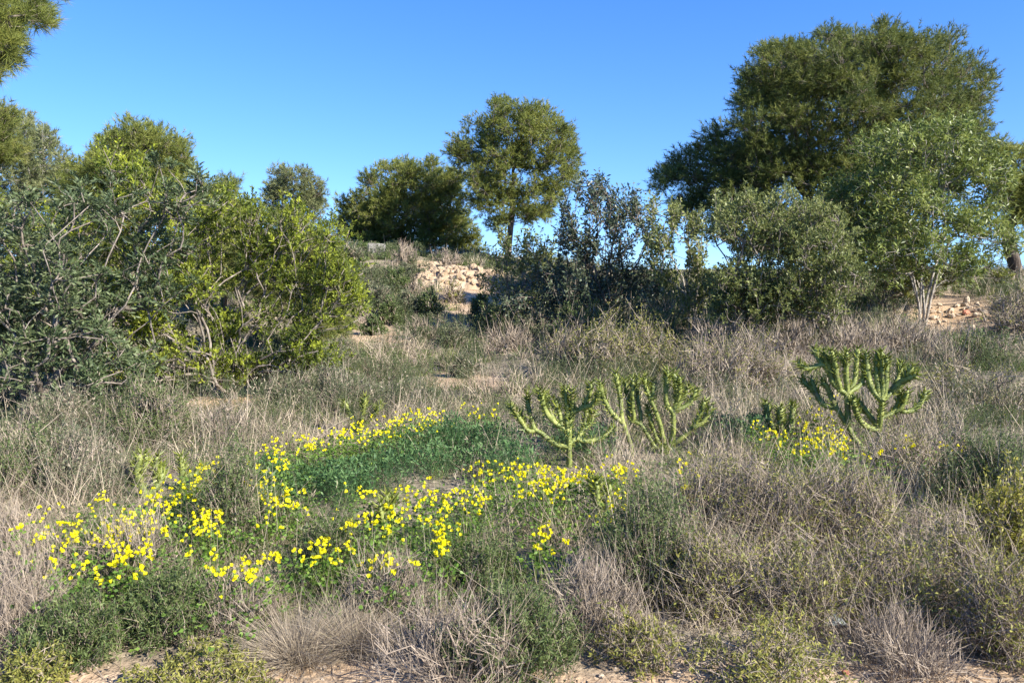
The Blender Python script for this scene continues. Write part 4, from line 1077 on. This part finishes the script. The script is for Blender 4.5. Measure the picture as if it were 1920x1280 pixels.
def feet(px, py):
    m = np.zeros(np.shape(px))
    for a, b, rx, ry in ((1066, 880, 70, 34), (1235, 866, 90, 34), (1620, 872, 70, 30), (1465, 862, 60, 40), (1130, 990, 40, 40), (725, 1020, 40, 40), (300, 950, 90, 40), (675, 812, 50, 18)):
        m = np.maximum(m, np.clip(1.5-((px-a)/rx)**2-((py-b)/ry)**2, 0, 1))
    return m
def scrubby(px, py):
    m = np.zeros(np.shape(px))
    for a, b, rx, ry in ((120, 860, 260, 110), (330, 800, 220, 70), (600, 745, 130, 50), (760, 720, 90, 40), (880, 690, 80, 30), (690, 560, 90, 70), (1180, 690, 160, 60), (1880, 800, 120, 120), (1820, 940, 120, 90), (800, 610, 120, 40)):
        m = np.maximum(m, np.clip(1.6-1.2*(((px-a)/rx)**2+((py-b)/ry)**2), 0, 1))
    return m
flow = lambda x, y, px, py: np.clip(1-.5*green_mask(px, py)-.85*feet(px, py), 0.05, 1)
grass_layer('dry_grass', 'dry straw-coloured grass covering the meadow', [(3.2, 9, 42, 30), (9, 16, 10, 24), (16, 34, 5, 22)], M['dry'], .62, near_h(.32, .34), .28, 1.0, lambda x, y, px, py: flow(x, y, px, py)*(1-.85*scrubby(px, py)))
grass_layer('dry_brush', 'tangle of fine grey-brown dead twigs in the meadow', [(3.2, 9, 34, 24), (9, 16, 14, 22), (16, 34, 5, 18)], M['twig'], .25, near_h(.24, .30), .45, 1.0, flow, 3)
grass_layer('green_grass', 'short green grass growing between the dry stems', [(3.2, 9, 22, 20), (9, 16, 14, 18), (16, 34, 9, 18)], M['green_blade'], .6, near_h(.16, .20), .25, 1.0, None, 2)

def herbs(name, label, zones, mat, hgt, mask, L, per_leaf):
    mb = MB()
    for (y0, y1, per) in zones:
        x, y = scatter(y0, y1, per, .72)
        z = gz(x, y); px, py = project(np.stack([x, y, z+hgt*.5], -1))
        keep = rng.random(len(x)) < mask(x, y, px, py)*(1-bare(x, y))
        x, y, z = x[keep], y[keep], z[keep]; n = len(x)
        if not n: continue
        k = per_leaf
        top = hgt*(.15+1.6*fbm(x*1.9, y*1.9, 55))
        P = np.repeat(np.stack([x, y, z], 1), k, 0); m = len(P)
        h = np.repeat(top, k)*(1-.75*rng.random(m)**2.0)
        P[:, :2] += rng.normal(size=(m, 2))*.035; P[:, 2] += h
        D = nrm(sph(m)+UP*.55)
        l = np.maximum(L, P[:, 1]/800*1.9)*U(.6, 1.3, m)
        leaves(mb, P, D, l, np.maximum(L*.3, P[:, 1]/800*.8)*U(.8, 1.2, m), np.clip(np.repeat(U(.15, .85, n), k)+U(-.25, .25, m), 0, 1), .15)
        blades(mb, P-UP*np.minimum(h, .12)[:, None], nrm(UP+rng.normal(size=(m, 3))*.3), np.minimum(h, .12), np.maximum(.002, P[:, 1]/800*.3), np.zeros((m, 3)), .3, 1)
    o = mb.build(name, mat); tag(o, label, None, None, 'stuff')
grass_layer('dry_stalks', 'tall thin pale dead stalks standing above the grass', [(3.6, 9, 12, 3), (9, 17, 2.5, 3)], M['dry'], .72, near_h(.55, .62), .12, .9, flow, 4, .35)
def litter():
    mb = MB()
    x, y = scatter(3.0, 9, 900); keep = rng.random(len(x)) < .9*bare(x, y)*np.clip(1.4*fbm(x*3, y*3, 15)-.2, 0, 1)
    x, y = x[keep], y[keep]; P = np.stack([x, y, gz(x, y)+.004], 1); n = len(x)
    D = nrm(rng.normal(size=(n, 3))*np.array([1, 1, .15])+UP*.05)
    blades(mb, P, D, U(.02, .16, n), U(.002, .006, n), rng.normal(size=(n, 3))*np.array([.2, .2, .02]), U(0, 1, n), 2)
    x, y = scatter(3.0, 9, 500); keep = rng.random(len(x)) < bare(x, y)*.7
    x, y = x[keep], y[keep]; P = np.stack([x, y, gz(x, y)+.006], 1); n = len(x)
    leaves(mb, P, nrm(rng.normal(size=(n, 3))*np.array([1, 1, .25])+UP*.1), U(.012, .035, n), U(.006, .014, n), U(0, 1, n), .2)
    o = mb.build('leaf_litter', M['twig']); tag(o, 'dead twigs and leaf bits lying on bare earth', None, None, 'stuff')
litter()
herbs('herb_carpet', 'lush dark green feathery herbs around the cactus feet', [(4, 9.5, 420)], M['herb'], .30, lambda x, y, px, py: green_mask(px, py)*np.clip((fbm(x*1.7, y*1.7, 61)-.36)*4.5, 0, 1)*(1-.8*feet(px, py)), .042, 14)
herbs('low_scrub', 'grey-green low ground cover growing among the grass', [(3.4, 8, 18), (8, 18, 46), (18, 36, 22)], M['scrub_green'], .38, lambda x, y, px, py: np.clip((fbm(x*.7, y*.7, 83)-.45+.4*scrubby(px, py))*6, 0, 1)*(1-green_mask(px, py))*(1-feet(px, py)), .026, 18)
herbs('low_herbs', 'low green herbs in loose drifts over the meadow floor', [(3.4, 9, 50), (9, 18, 40), (18, 34, 26)], M['fine'], .18, lambda x, y, px, py: np.clip((fbm(x*.8, y*.8, 63)-.42)*5, 0, 1), .02, 16)

# ------------------------------------------------------------------ light, sky, camera
S = np.array([.72, -.53, .57]); S /= np.linalg.norm(S)
el = math.asin(S[2]); rot = math.atan2(S[0], S[1])
w = bpy.data.worlds.new('World'); scene.world = w; w.use_nodes = True
nt = w.node_tree; bg = nt.nodes['Background']
sky = nt.nodes.new('ShaderNodeTexSky'); sky.sky_type = 'NISHITA'; sky.sun_disc = False
sky.sun_elevation = el; sky.sun_rotation = rot; sky.altitude = 60; sky.air_density = 1.0; sky.dust_density = 0.0; sky.ozone_density = 3.0
hsv = nt.nodes.new('ShaderNodeHueSaturation'); hsv.inputs['Saturation'].default_value = 1.3; hsv.inputs['Hue'].default_value = .514
tc = nt.nodes.new('ShaderNodeTexCoord'); ma = nt.nodes.new('ShaderNodeVectorMath'); ma.operation = 'MULTIPLY_ADD'
ma.inputs[1].default_value = (1, 1, .95); ma.inputs[2].default_value = (0, 0, .115)
no = nt.nodes.new('ShaderNodeVectorMath'); no.operation = 'NORMALIZE'
nt.links.new(tc.outputs['Generated'], ma.inputs[0]); nt.links.new(ma.outputs[0], no.inputs[0]); nt.links.new(no.outputs[0], sky.inputs[0])
nt.links.new(sky.outputs[0], hsv.inputs['Color']); nt.links.new(hsv.outputs[0], bg.inputs[0]); bg.inputs[1].default_value = .11
sun = bpy.data.lights.new('sun', 'SUN'); sun.energy = 5.0; sun.angle = math.radians(.53); sun.color = (1, .94, .84)
so = bpy.data.objects.new('sun', sun); COL.objects.link(so); so.location = (20, -12, 25)
from mathutils import Vector
so.rotation_euler = Vector(-S).to_track_quat('-Z', 'Y').to_euler()
cam = bpy.data.cameras.new('camera'); cam.sensor_width = 36; cam.lens = F/1920*36; cam.clip_start = .05; cam.clip_end = 6000
co = bpy.data.objects.new('camera', cam); COL.objects.link(co); co.location = (0, 0, CAMZ)
co.rotation_euler = (math.pi/2-PITCH, 0, 0)
scene.camera = co
scene.view_settings.view_transform = 'Standard'; scene.view_settings.look = 'None'
scene.view_settings.exposure = 1.42; scene.view_settings.gamma = 1
scene.cycles.max_bounces = 8; scene.cycles.diffuse_bounces = 5; scene.cycles.transmission_bounces = 4; scene.cycles.transparent_max_bounces = 4
